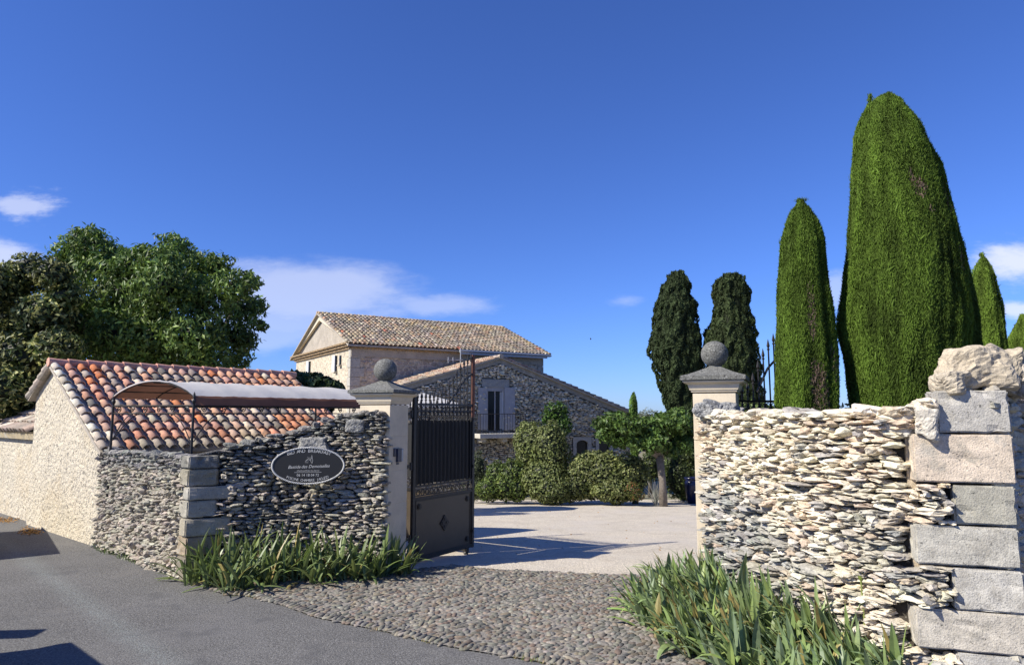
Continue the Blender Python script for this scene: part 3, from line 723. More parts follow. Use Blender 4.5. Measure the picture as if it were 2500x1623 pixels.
def text_geo(txt, size, shear=0):
    cu = bpy.data.curves.new('t', 'FONT'); cu.body = txt; cu.size = size; cu.align_x = 'CENTER'; cu.shear = shear; cu.resolution_u = 3
    ob = bpy.data.objects.new('t', cu); COL.objects.link(ob); bpy.context.view_layer.update()
    me = bpy.data.meshes.new_from_object(ob.evaluated_get(bpy.context.evaluated_depsgraph_get()))
    vs = [tuple(v.co) for v in me.vertices]; fs = [tuple(p.vertices) for p in me.polygons]
    bpy.data.objects.remove(ob); bpy.data.curves.remove(cu); bpy.data.meshes.remove(me); return vs, fs
def put(b, txt, u_, v_, size, ang=0, shear=0, sx=1):
    vs, fs = text_geo(txt, size*1.06, shear); ca, sn = math.cos(ang), math.sin(ang)
    b.add([SP(u_+x*sx*ca-y*sn, v_+x*sx*sn+y*ca, .0185) for x, y, _ in vs], fs)
def arc_text(b, txt, a0, a1, ka, kb_, size, topside=True):
    n = len(txt)
    for i, ch in enumerate(txt):
        if ch == ' ': continue
        a = a0+(a1-a0)*i/(n-1); u_ = sa*ka*math.cos(a); v_ = sb*kb_*math.sin(a)
        tx = -sa*ka*math.sin(a); ty = sb*kb_*math.cos(a); ang = math.atan2(ty, tx)+(math.pi if topside else 0)
        put(b, ch, u_, v_, size, ang)
def words(txt, a0, a1, *q):
    n = len(txt)-1; i = 0
    for w_ in txt.split(' '):
        k_ = len(w_)-1; b = B(); arc_text(b, w_, a0+(a1-a0)*i/n, a0+(a1-a0)*(i+k_)/n, *q); b.build('lettering', 'sign_white', tS); i += k_+2
words('BED AND BREAKFAST', R(127), R(51), .92, .74, .056)
words('PISCINE CHAMBRE JACUZZI', R(231), R(309), .92, .88, .042, False)
for w_, x_ in (('Bastide', -.170), ('des', -.048), ('Demoiselles', .132)):
    b = B(); put(b, w_, x_, -.028+.026*x_, .052, R(1.5), .35, .95); b.build('lettering', 'sign_white', tS)
for w_, x_ in (("Chambres", -.088), ("d'hôtes", -.004), ("de charme", .086)):
    b = B(); put(b, w_, x_, -.068, .022, 0, .2, 1.0); b.build('lettering', 'sign_white', tS)
b = B(); b.box(SP(0, -.082, .0175), sd_*.165, up*.0015, snr*.001); b.build('underline', 'sign_white', tS)
b = B(); put(b, '06 14 18 04 72', 0, -.13, .042); b.build('lettering', 'sign_white', tS)
b = B()
def stroke(b, pts, r_=.0022): b.path([SP(x, y, .018) for x, y in pts], r_, 4)
stroke(b, [(.045, .03), (.032, .05), (.03, .08), (.042, .105), (.04, .13)]); stroke(b, [(.045, .03), (.055, .06), (.048, .09), (.04, .13)])
stroke(b, [(.03, .10), (.0, .095), (-.012, .11)]); stroke(b, [(-.012, .085), (.01, .078), (.03, .085)]); stroke(b, [(-.035, .055), (-.02, .072), (-.01, .062), (-.02, .055), (-.01, .085)])
stroke(b, [(-.04, .04), (0, .038)]); stroke(b, [(.0, .06), (.015, .07), (.03, .06)]); b.build('emblem', 'sign_white', tS)

# ------------------------------------------------------------------ shed
def roof_tiles(O, ea, up_, nc_, nr_, sp_, ex_, colf, r0=.085, seed=1, segs=8, thick=.016, jitter=.01):
    """O: lower left corner on the roof plane; ea: unit along eave; up_: unit up-slope"""
    O = Vector(O); ea = Vector(ea).normalized(); up_ = Vector(up_).normalized(); nn_ = ea.cross(up_).normalized()
    if nn_.z < 0: nn_ = -nn_
    r = random.Random(seed); Vt = []; Ft = []; Ct = []
    ang = np.linspace(0, math.pi, segs+1)
    for i in range(nc_):
        for j in range(nr_):
            c = colf(i, j, r); w = r0*r.uniform(.95, 1.05); a = O+ea*((i+.5)*sp_+r.uniform(-jitter, jitter))+up_*(j*ex_+r.uniform(-jitter, jitter))+nn_*(.012+.004*r.random())
            e = a+up_*(ex_*1.28)-nn_*.008; a = a+nn_*.034
            base = len(Vt); sk = r.uniform(-.006, .006)
            for (p, rad) in ((a, w-thick), (a, w), (e, w*.80)):
                for t_ in ang: Vt.append(p+ea*(rad*math.cos(t_)+ (sk if p is e else 0))+nn_*(rad*1.0*math.sin(t_)-.012)); Ct.append(c)
            m = segs+1
            for k in range(segs):
                Ft.append((base+k, base+k+1, base+m+k+1, base+m+k)); Ft.append((base+m+k, base+m+k+1, base+2*m+k+1, base+2*m+k))
            # inside skin
            for t_ in ang: Vt.append(e+ea*((w*.8-thick)*math.cos(t_))+nn_*((w*.8-thick)*1.0*math.sin(t_)-.012)); Ct.append(c)
            for k in range(segs): Ft.append((base+3*m+k, base+3*m+k+1, base+k+1, base+k))
    return np.array([tuple(v_) for v_ in Vt]), np.array(Ft), np.array(Ct)
tpal = [(.66, .30, .18), (.72, .38, .24), (.72, .24, .09), (.40, .32, .26), (.66, .54, .40), (.56, .36, .26), (.22, .19, .16), (.54, .30, .22), (.58, .42, .30), (.72, .40, .25), (.56, .36, .25), (.66, .34, .21), (.60, .40, .30)]
def shed_col(i, j, r):
    k = r.random(); c = r.choice(tpal)
    if i == 0: c = r.choice([(.72, .64, .48), (.62, .50, .37), (.76, .68, .52)])
    if j == 0 and r.random() < .5: c = (.45, .38, .29)
    if i > 15 and r.random() < .45: c = r.choice([(.56, .30, .19), (.60, .27, .14)])
    return jc(c, r, .12)
sdir = Vector((.64, .768, 0)).normalized(); gdir = Vector((-.768, .64, 0)).normalized()
t = thing('shed', 'low plastered shed with colourful clay tile roof next to the road', 'shed', (-6.3, 10.7, 0))
SL = 4.7; zE = zy(1086, 10.6); sA = 2.45; zR = V(130, 889, 12.2).z; sE = 3.35; zE2 = zR-(sE-sA)*(zR-zE)/sA*1.0
A0 = Vector((SC.x+.0, SC.y+.03, 0))
def SH(t_, s_, z): return A0+sdir*t_+gdir*s_+Vector((0, 0, z))
b = B()
b.prism([SH(0, 0, -.1), SH(0, sE, -.1), SH(0, sE, zE2-.05), SH(0, sA, zR-.06), SH(0, 0, zE-.05)], sdir*SL)
b.build('plaster_wall', 'plaster', t)
b = B(); sl = Vector(SH(0, sA, zR)-SH(0, 0, zE)); slope = sl.normalized(); slen = sl.length
nup = sdir.cross(slope).normalized(); nup = nup if nup.z > 0 else -nup
lo = SH(-.10, 0, zE)-slope*.22
for (p0, p1, th_) in ((lo, SH(-.10, sA, zR), .05),):
    b.prism([p0-nup*.05, p0, p1, p1-nup*.05], sdir*(SL+.2))
p1 = SH(-.10, sA, zR); p2 = SH(-.1, sE+.12, zE2-.08); b.prism([p1-nup*.05, p1, p2, p2-Vector((0, 0, .07))], sdir*(SL+.2))
b.build('roof_deck', 'stucco', t)
Vt, Ft, Ct = roof_tiles(lo+sdir*(-.03)+nup*.004, sdir, slope, 24, 11, .202, (slen+.16)/11, shed_col, .074, 3)
mesh_np('roof_tiles', Vt, Ft, Ct, 'tile', t, smooth=True)
b = B()   # ridge tiles
n = 16
for i in range(n):
    a = SH(-.12+i*(SL+.25)/n, sA, zR+.035); e = SH(-.12+(i+1.12)*(SL+.25)/n, sA, zR+.02)
    b.tube(a, e, .082, .070, 12, jc((.50, .26, .19), random.Random(i), .12))
b.build('ridge_tiles', 'tile', t, smooth=False)
b = B()   # rear slope tiles down the left verge
for j in range(5):
    a = SH(-.06, sA+.05+(j+1)*.2, zR-(j+1)*.2*(zR-zE)/sA-.0); e = SH(-.06, sA+.05+(j-.1)*.2, zR-(j-.1)*.2*(zR-zE)/sA-.02)
    b.tube(a, e, .085, .07, 10, jc((.35, .30, .24), random.Random(j), .1))
b.build('verge_tiles', 'tile', t)

# roadside garden wall with tile coping at far left
WL = 2.6
t = thing('garden_wall', 'cream plastered roadside wall with tiled coping left of the shed', 'wall', (-9.5, 14, 0))
g0 = SH(.12, sE+.0, 0); zt_ = zy(1070, 13.6)
b = B(); b.prism([g0+Vector((0, 0, -.1)), g0+gdir*WL*1.6+Vector((0, 0, -.1)), g0+gdir*WL*1.6+Vector((0, 0, zt_)), g0+Vector((0, 0, zt_))], sdir*.35); b.build('plaster_wall', 'plaster', t)
b = B(); b.prism([g0+Vector((0, 0, zt_))-sdir*.10, g0+gdir*WL*1.6+Vector((0, 0, zt_))-sdir*.10, g0+gdir*WL*1.6+Vector((0, 0, zt_+.11))-sdir*.13, g0+Vector((0, 0, zt_+.11))-sdir*.13], sdir*.55, (.55, .44, .26)); b.build('coping_moulding', 'cut_stone', t)
Vt, Ft, Ct = roof_tiles(g0+gdir*(WL*1.6)+Vector((0, 0, zt_+.11))-sdir*.18, -gdir, (sdir*.85+up*.5), 20, 5, .2, .28, lambda i, j, r: jc(r.choice([(.34, .26, .2), (.28, .22, .18), (.45, .38, .3)]), r, .12), .088, 8)
mesh_np('coping_tiles', Vt, Ft, Ct, 'tile', t, smooth=True)

# ------------------------------------------------------------------ pergola with canopy
t = thing('pergola', 'iron pergola with white barrel canopy and brown lining in front of the shed roof', 'pergola', (-4.4, 9.7, 0))
P1 = Vector((ratio(482)*9.75, 9.75, 0)); P0 = Vector((ratio(288)*10.35, 10.35, 0)); wd = (P0-P1); ww = wd.length; wd.normalize()
ldv = Vector((.55, .835, 0)).normalized(); LL = (ratio(945)*P1.y-P1.x)/(ldv.x-ratio(945)*ldv.y)
zb = zy(990, 9.75); zr_ = V(400, 929, 10.1).z
def PG(l, w, z): return P1+ldv*l+wd*w+Vector((0, 0, z))
for (l, w) in ((0, 0), (0, ww), (LL, 0), (LL, ww)):
    b = B(); b.tube(PG(l, w, 0), PG(l, w, zb+.02), .019, n=8)
    b.lathe(PG(l, w, zb+.02), [(.012, 0), (.028, .03), (.03, .05), (.018, .08), (.022, .10), (.014, .15), (.002, .18)], 8); b.build('post', 'iron', t)
b = B()
for (a, c) in (((0, 0), (LL, 0)), ((0, ww), (LL, ww)), ((0, 0), (0, ww)), ((LL, 0), (LL, ww)), ((LL*.5, 0), (LL*.5, ww))):
    for z in (zb, zb-.11): b.tube(PG(*a, z), PG(*c, z), .013 if z == zb else .009, n=6)
def scroll(b, o_, d_, r_, sgn):
    pts = []
    for a in np.linspace(0, 3.3*math.pi, 22):
        q = r_*(1-a/(3.6*math.pi)); pts.append(o_+d_*(q*math.cos(a)*sgn)+up*(q*math.sin(a)))
    b.path(pts, .009, 4)
nsc = 12
for i in range(nsc):
    l = LL*(i+.5)/nsc; scroll(b, PG(l, 0, zb-.055), ldv, .046, 1 if i % 2 else -1)
for i in range(6): scroll(b, PG(0, ww*(i+.5)/6, zb-.055), wd, .046, 1 if i % 2 else -1)
for (l, w, d_) in ((0, 0, ldv), (0, ww, wd*-1), (0, ww, ldv), (LL*.5, 0, ldv), (0, 0, wd)):
    b.path([PG(l, w, zb-.55)+d_*(.5*q)+up*(.45*q-.0+.12*math.sin(q*3.1)) for q in np.linspace(0.05, 1, 8)], .008, 5)
b.build('scrolled_beam', 'iron', t)
# barrel canopy
def arch(w): q = w/ww; return zb+.14+(zr_-zb-.14)*(math.sin(math.pi*max(0.0, min(1, q)))**.8)
nw, nl = 14, 36
def canopy(off, name, mat, l0=-.02, l1=None, w0=0., w1=1., thk=.004):
    l1 = LL+.02 if l1 is None else l1; vs = []
    for i in range(nl+1):
        for k in range(nw+1):
            l = l0+(l1-l0)*i/nl; w = ww*(w0+(w1-w0)*k/nw)
            sag = .018*math.sin(math.pi*((l/LL*6) % 1))
            endf = 1-smooth(LL*.90, LL, l)*.3
            vs.append(PG(l, w, zb+.14+(arch(w)-zb-.14)*endf-sag+off))
    fs = [(i*(nw+1)+k, i*(nw+1)+k+1, (i+1)*(nw+1)+k+1, (i+1)*(nw+1)+k) for i in range(nl) for k in range(nw)]
    return mesh_np(name, [tuple(v_) for v_ in vs], np.array(fs), None, mat, t, smooth=True)
canopy(.006, 'canopy', 'canvas_white'); canopy(-.012, 'canopy_lining', 'canvas_brown', w0=.42)
b = B()
for l in np.linspace(0, LL, 7):
    endf = 1-smooth(LL*.90, LL, l)*.3
    b.path([PG(l, ww*q, zb+.14+(arch(ww*q)-zb-.14)*endf-.02) for q in np.linspace(0, 1, 15)], .009, 5)
for q in (.12, .3, .5, .7, .88):
    b.tube(PG(0, ww*q, arch(ww*q)-.03), PG(LL*.86, ww*q, arch(ww*q)-.03), .010, n=5)
b.build('canopy_hoops', 'iron', t)
b = B()   # brown valance hanging below the near edge
vs = []; m = 60
for i in range(m+1):
    l = LL*i/m; sc1 = .02*abs(math.sin(i*.9)); vs += [PG(l, -.012, zb+.135+sc1*.3), PG(l, -.03, zb+.01-sc1*.3)]
fs = [(2*i, 2*i+2, 2*i+3, 2*i+1) for i in range(m)]
b.add(vs, fs); b.build('valance', 'canvas_brown', t)

# white parasol in the garden, seen through the gate bars
pp_ = V(1012, 1010, 20); tP = thing('parasol', 'white garden parasol glimpsed through the spearheads of the open gate', 'parasol', (pp_.x, pp_.y, zg(pp_.x, pp_.y)))
b = B(); b.tube((pp_.x, pp_.y, zg(pp_.x, pp_.y)), (pp_.x, pp_.y, zy(958, 20)), .03, n=8); b.build('pole', 'iron', tP)
b = B(); k8 = 8; zc_, ze_ = zy(953, 20), zy(985, 20); R_ = 1.36
top_ = [(pp_.x+R_*math.cos(2*math.pi*(i+.3)/k8), pp_.y+R_*math.sin(2*math.pi*(i+.3)/k8), ze_) for i in range(k8)]
b.add([(pp_.x, pp_.y, zc_)]+top_+[(x, y, z-.10) for x, y, z in top_], [(0, 1+i, 1+(i+1) % k8) for i in range(k8)]+[(1+i, 9+i, 9+(i+1) % k8, 1+(i+1) % k8) for i in range(k8)]); b.build('canopy', 'canvas_white', tP)
b = B()
for q in top_: b.tube((pp_.x, pp_.y, zc_-.04), (q[0], q[1], q[2]-.03), .012, n=5)
b.build('ribs', 'iron', tP)

# ------------------------------------------------------------------ main house and wing
T2 = Vector((math.cos(R(32)), math.sin(R(32)), 0)); N2 = Vector((T2.y, -T2.x, 0)); G2 = -N2
C2 = Vector((ratio(858)*30.5, 30.5, 0)); HL = 10.4; HS = 9.3; HB = -2.6
zEv = zy(836, 30.5); zA2 = V(784, 766, 34.45).z
def H2(t_, s_, z): return C2+T2*t_+G2*s_+Vector((0, 0, z))
tH = thing('farmhouse', 'two storey stone farmhouse with long tan tiled gable roof behind the wing', 'house', (C2.x, C2.y, HB))
b = B(); b.prism([H2(0, 0, HB), H2(0, HS, HB), H2(0, HS, zEv), H2(0, 0, zEv)], T2*HL); b.build('wall', 'far_plaster', tH)
b = B(); ov = .0; b.prism([H2(.02, 0, zEv), H2(.02, HS, zEv), H2(.02, HS/2, zA2-.12)], T2*(HL-.04)); b.build('gable_wall', 'stucco', tH)
# stone long wall, low relief
def colH(s, z, r):
    c = mixc((.36, .31, .25), (.48, .42, .34), r.random()); return jc(c, r, .12)
dry_wall('stone_face', [((C2+T2*.35).x, (C2+T2*.35).y), ((C2+T2*(HL-.2)).x, (C2+T2*(HL-.2)).y)], lambda s: zEv-.45, zEv-3.4, (.10, .16), (.16, .36), colH, 55, 'far_stone', tH, seg=2, depth=.05, core=(.30, .26, .21), thick=.06, topcap=False, rough=.1)
b = B(); b.prism([H2(0, 0, zEv-.62)+N2*.02, H2(HL, 0, zEv-.62)+N2*.02, H2(HL, 0, zEv-.1)+N2*.02, H2(0, 0, zEv-.1)+N2*.02], N2*.05); b.build('render_band', 'stucco', tH)
for i in range(9):   # quoins
    la, lb = ((.62, .25) if i % 2 == 0 else (.42, .42)); z1 = zEv-.28-i*.42
    b = B(); b.prism([H2(-.03, -.03, z1-.405), H2(la, -.05, z1-.405), H2(la, .06, z1-.405), H2(.06, .06, z1-.405), H2(.06, lb, z1-.405), H2(-.03, lb, z1-.405)], (0, 0, .395), (.50, .47, .41)); b.build('quoin_block', 'cut_stone', tH)
    b = B(); b.prism([H2(HL-la*.8, -.05, z1-.405), H2(HL+.03, -.05, z1-.405), H2(HL+.03, .1, z1-.405), H2(HL-la*.8, .1, z1-.405)], (0, 0, .395), (.42, .38, .32)); b.build('quoin_block', 'cut_stone', tH)
# genoise cornice: stepped rows of tile ends
def genoise(O, d_, n_, L_, z, name='tile_cornice', rows_=3, step=.11, out=.10, sp_=.2, parent=None, mat='roof_tile_far'):
    b = B(); d_ = Vector(d_).normalized(); n_ = Vector(n_).normalized()
    for k in range(rows_):
        zz_ = z-(rows_-k)*step; o2 = out*(k+1)
        b.prism([O+up*(zz_+step*.70)+n_*.0-d_*o2, O+d_*L_+up*(zz_+step*.70)+d_*o2, O+d_*L_+up*(zz_+step*.98)+d_*o2, O+up*(zz_+step*.98)-d_*o2], n_*o2, (.46, .34, .20))
        m = int((L_+2*o2)/sp_)
        for i in range(m):
            c = O+d_*(-o2+(i+.5)*sp_)+n_*(o2*.5)+up*(zz_+step*.28)
            col_ = (.50, .35, .20) if i % 2 else (.44, .31, .19)
            pts_ = [c+d_*(sp_*.42*math.cos(a))+up*(step*.42*math.sin(a)) -n_*(o2*.5) for a in np.linspace(0, math.pi, 6)]
            b.prism(pts_, n_*(o2*.96), col_)
    return b.build(name, mat, parent)
genoise(H2(0, 0, 0), T2, N2, HL, zEv+.02, parent=tH)
genoise(H2(0, HS, 0), -G2, -T2, HS, zEv+.02, parent=tH)
# roof
ris = zA2-zEv; near_slope = (G2*(HS/2)+up*ris).normalized(); sl_len = math.hypot(HS/2, ris)
eo = .42
eL = H2(-.28, 0, zEv+.03)-near_slope*eo; ridge0 = H2(-.28, HS/2, zA2+.03); RLn = HL+.60
b = B(); un = Vector((0, 0, -.07)); b.prism([eL, ridge0, ridge0+un, eL+un], T2*RLn)
far_slope = (-G2*(HS/2)+up*ris).normalized(); eR = H2(-.28, HS, zEv+.03)-far_slope*eo
b.prism([eR, ridge0, ridge0+un, eR+un], T2*RLn); b.build('roof_deck', 'stucco', tH)
hpal = [(.42, .33, .24), (.36, .28, .20), (.48, .40, .29), (.30, .25, .20), (.50, .36, .22), (.44, .28, .18), (.56, .48, .37), (.26, .22, .19), (.40, .34, .27)]
def main_col(i, j, r):
    c = r.choice(hpal); o = vn(i*.12, j*.22, 4)
    if o > .15 and (j > 9 or i > 44) and r.random() < .55: c = (.50, .36, .17)
    c = mixc(c, (.26, .22, .18) if o < 0 else (.50, .40, .27), min(.6, abs(o)*1.6))
    if r.random() < .01: c = (.55, .2, .12)
    return jc(c, r, .16)
ncol = int(RLn/.21); nrow = 16
Vt, Ft, Ct = roof_tiles(eL+Vector((0, 0, .004)), T2, near_slope, ncol, nrow, RLn/ncol, (sl_len+eo)/nrow, main_col, .096, 6, segs=5, thick=.02, jitter=.015)
mesh_np('roof_tiles', Vt, Ft, Ct, 'roof_tile_far', tH, smooth=True)
b = B()
n = 26
for i in range(n):
    a = ridge0+T2*(i*RLn/n)+up*(-.02); e = ridge0+T2*((i+1.1)*RLn/n)+up*(-.035); b.tube(a, e, .11, .09, 8, jc((.34, .27, .20), random.Random(i), .15))
b.build('ridge_tiles', 'roof_tile_far', tH)
# verge boards in white plaster along the left gable
b = B()
for (p, q) in ((H2(-.02, -.25, zEv+.02), H2(-.02, HS/2, zA2-.05)), (H2(-.02, HS+.25, zEv+.02), H2(-.02, HS/2, zA2-.05))):
    b.prism([p, q, q-up*.30, p-up*.10], -T2*.12)
b.build('gable_verge', 'pillar_stone', tH)
# small windows and shutters on the sunny end
def end_win(pxa, ya, yb, wpx, shut, nm='window'):
    s_ = (-(C2.x)+ratio(pxa)*C2.y)/(G2.x-ratio(pxa)*G2.y); D = C2.y+G2.y*s_; z1 = zy(ya, D); z0 = zy(yb, D)
    wv = wpx*D/F/ .9
    f = B()
    c = H2(-.01, s_, (z0+z1)/2)
    b = B(); b.box(c-T2*.02, G2*(wv/2), T2*.03, up*((z1-z0)/2)); w = b.build(nm, 'glass', tH)
    b = B(); b.box(c-T2*.06+up*(-(z1-z0)/2-.04), G2*(wv/2+.08), T2*.08, up*.03, (.6, .55, .45)); b.build('sill', 'cut_stone', w)
    for sg in shut:
        b = B(); sw = .42 if sg > 0 else .3
        b.box(c+G2*(sg*(wv/2+sw/2))-T2*.06, G2*(sw/2), T2*.02, up*((z1-z0)/2+.02)); b.build('shutter', 'paint_white', w)
end_win(760, 882, 917, 5, (1,)); end_win(824, 868, 906, 6, (1,)); end_win(834, 868, 890, 7, ())
# gutter along the right half of the eave
b = B(); g0_ = eL+T2*(RLn*.50)+N2*.10-up*.03; b.tube(g0_, eL+T2*(RLn*.985)+N2*.10-up*.03, .075, n=10); b.box(g0_+T2*2.6+N2*-.0-up*.09, T2*2.55, N2*.015, up*.07)
b.build('gutter', 'zinc', tH)
tAn = thing('antenna', 'small grey aerial on a pole under the farmhouse eave above the gate spears', 'antenna', tuple(g0_))
b = B(); b.tube(g0_-up*1.3+N2*.1, g0_+up*.12+N2*.1, .03, n=6); b.build('pole', 'zinc', tAn)
b = B(); b.tube(g0_-T2*.75-up*.5+N2*.2, g0_+T2*.1-up*.45+N2*.15, .025, n=5); b.tube(g0_-T2*.7-up*.62+N2*.2, g0_-T2*.7-up*.35+N2*.2, .03, n=5); b.tube(g0_-T2*.45-up*.6+N2*.2, g0_-T2*.45-up*.35+N2*.2, .03, n=5); b.build('arm', 'zinc', tAn)

# wing
TW = Vector((math.cos(R(26)), math.sin(R(26)), 0)); NW = Vector((TW.y, -TW.x, 0))
W0 = Vector((ratio(1220)*30, 30, 0))
def tf(px): k = ratio(px); return (k*W0.y-W0.x)/(TW.x-k*TW.y)
def WP(t_, z, n=0): return W0+TW*t_+NW*n+Vector((0, 0, z))
def fz(px, y): t_ = tf(px); return t_, zy(y, W0.y+TW.y*t_)
tL_, zL_ = fz(905, 962); tR_, zR_ = fz(1556, 1016); zA = zy(872, 30)
def wtop(t_): return float(np.interp(t_, [tL_, 0, tR_], [zL_, zA, zR_]))
tV = thing('house_wing', 'lower grey stone wing with shallow gable, balcony door and two arched windows', 'house', (W0.x, W0.y, -1.7))
op = []
def rect(px0, px1, y0, y1): 
    a, _ = fz(px0, y0); c, _ = fz(px1, y0); m_ = (px0+px1)/2; return (a, c, zy(y1, W0.y+TW.y*tf(m_)), zy(y0, W0.y+TW.y*tf(m_)))
door = rect(1190, 1230, 945, 1050); w1 = rect(1404, 1432, 1074, 1110); w2 = rect(1458, 1484, 1072, 1110)
lint = rect(1177, 1243, 926, 945); sr1 = rect(1396, 1440, 1066, 1112); sr2 = rect(1450, 1492, 1065, 1112)
stain = rect(1170, 1262, 1070, 1118)
def exW(s, z, l, h):
    t_ = s+tL_
    for (a, c, z0, z1) in (door, lint, sr1, sr2):
        if a-l*.35 < t_ < c+l*.35 and z0-h*.3 < z < z1+h*.3: return True
    return False
def colW(s, z, r):
    c = mixc((.42, .375, .295), (.95, .85, .66), r.random()); 
    if vn(s*.4, z*.6, 2) > .25: c = mixc(c, (.50, .44, .36), .5)
    return jc(c, r, .1)
pw = [(WP(t_, 0).x, WP(t_, 0).y) for t_ in (tL_, 0, tR_)]
dry_wall('wall', pw, lambda s: wtop(s+tL_)-.28, -2.5, (.055, .10), (.08, .22), colW, 77, 'far_stone', tV, seg=2, depth=.10, core=(.26, .24, .20), thick=.17, coff=.10, over=1.06, prot=.05, topcap=False, excl=exW, rough=.14, wave=.05)
b = B(); b.prism([WP(tL_, -2.5, -.18), WP(tR_, -2.5, -.18), WP(tR_, zR_-.05, -.18), WP(0, zA-.05, -.18), WP(tL_, zL_-.05, -.18)], -NW*4.5); b.build('side_walls', 'stucco', tV)
b = B(); 
for (ta, za, tb, zb_) in ((tL_-.3, zL_-.09, 0, zA), (0, zA, tR_+.3, zR_-.1)):
    b.prism([WP(ta, za-.27, -.06), WP(tb, zb_-.27, -.06), WP(tb, zb_-.03, -.06), WP(ta, za-.03, -.06)], NW*.085, (.36, .34, .30))
b.build('gable_band', 'cut_stone', tV)
for (ta, za, tb, zb_, sd, nm) in ((tL_-.35, zL_-.1, 0, zA, 1, 'left'), (tR_+.4, zR_-.14, 0, zA, 2, 'right')):
    b = B(); p = WP(ta, za, .16); q = WP(tb, zb_, .16); b.prism([p, q, q-up*.06, p-up*.06], -NW*5.2); b.build('roof_deck', 'stucco', tV)
    slp = (q-p); ln = slp.length; slp.normalize(); nr2 = int(ln/.34)
    ea_ = -NW
    Vt, Ft, Ct = roof_tiles(p+NW*.0+up*.01, ea_, slp, 24, nr2, .215, ln/nr2, lambda i, j, r: jc(r.choice([(.44, .33, .24), (.38, .30, .23), (.50, .40, .30), (.42, .26, .19), (.5, .33, .22), (.56, .48, .38), (.30, .25, .2)]), r, .14), .098, 12+sd, segs=5, thick=.02, jitter=.012)
    mesh_np('roof_tiles', Vt, Ft, Ct, 'roof_tile_far', tV, smooth=True)
b = B()
for i in range(10):
    a = WP(0, zA+.03, .2-i*.5); e = WP(0, zA+.02, .2-(i+1.1)*.5); b.tube(a, e, .11, .09, 8, (.45, .38, .3))
b.build('ridge_tiles', 'roof_tile_far', tV)
# lintel and surround
def wb(name, r4, n0, n1, mat, parent, col=(.40, .39, .36), bev=0):
    a, c, z0, z1 = r4; b = B(); b.prism([WP(a, z0, n0), WP(c, z0, n0), WP(c, z1, n0), WP(a, z1, n0)], NW*(n1-n0), col); return b.build(name, mat, parent, bevel=bev)
wb('lintel', lint, -.1, .03, 'cut_stone', tV, (.36, .355, .335))
dr = wb('balcony_door', (door[0], door[1], door[2], door[3]), -.095, -.085, 'glass', tV)
wb('door_reveal', (door[0]-.08, door[0], door[2], door[3]), -.1, .02, 'cut_stone', dr, (.5, .48, .45)); wb('door_reveal', (door[1], door[1]+.08, door[2], door[3]), -.1, .02, 'cut_stone', dr, (.5, .48, .45))
dw = door[1]-door[0]
wb('blind_box', (door[0], door[1], door[3]-.17, door[3]), -.084, -.02, 'wood_grey', dr)
for k in (.02, .47, .94): wb('door_frame', (door[0]+dw*k, door[0]+dw*k+.05, door[2], door[3]-.17), -.084, -.06, 'wood_grey' if k < .9 else 'paint_white', dr)
wb('curtain', (door[0]+dw*.80, door[0]+dw*.93, door[2]+.05, door[3]-.2), -.084, -.07, 'curtain', dr)
for (pa1, pb1) in ((1167, 1189), (1231, 1256)):
    a, c, z0, z1 = rect(pa1, pb1, 946, 1049); s = wb('shutter', (a, c, z0, z1), .03, .07, 'wood_grey', tV)
# balcony
bs = rect(1156, 1268, 1057, 1068); BD = .75
tB = thing('balcony', 'small stone balcony with thin black railing below the shuttered door', 'balcony', tuple(WP((bs[0]+bs[1])/2, bs[2])))
b = B(); b.prism([WP(bs[0], bs[2], 0.02), WP(bs[1], bs[2], 0.02), WP(bs[1], bs[3], 0.02), WP(bs[0], bs[3], 0.02)], NW*BD, (.60, .57, .50)); b.build('slab', 'cut_stone', tB, bevel=.015)
for k in (.08, .52, .92):
    tt_ = bs[0]+(bs[1]-bs[0])*k; b = B(); b.prism([WP(tt_, bs[2]-.16, .02), WP(tt_+.2, bs[2]-.16, .02), WP(tt_+.2, bs[2]-.003, .02), WP(tt_, bs[2]-.003, .02)], NW*(BD*.72), (.62, .58, .50)); b.build('corbel', 'cut_stone', tB, bevel=.01)
b = B(); zr0 = bs[3]; zr1 = zy(1010, 29.4)
def rl(t0, n0, t1, n1, z, r_=.014): b.tube(WP(t0, z, n0), WP(t1, z, n1), r_, n=5)
ta, tb_ = bs[0]+.05, bs[1]-.05; nf = BD-.05
for z in (zr1, zr0+.1): rl(ta, .05, ta, nf, z); rl(ta, nf, tb_, nf, z); rl(tb_, nf, tb_, .05, z)
nb = 17
for i in range(nb+1): t_ = ta+(tb_-ta)*i/nb; b.tube(WP(t_, zr0, nf), WP(t_, zr1, nf), .009 if i % nb else .016, n=5)
for i in range(1, 5):
    for t_ in (ta, tb_): b.tube(WP(t_, zr0, .05+(nf-.05)*i/5), WP(t_, zr1, .05+(nf-.05)*i/5), .009, n=5)
b.build('railing', 'iron', tB)
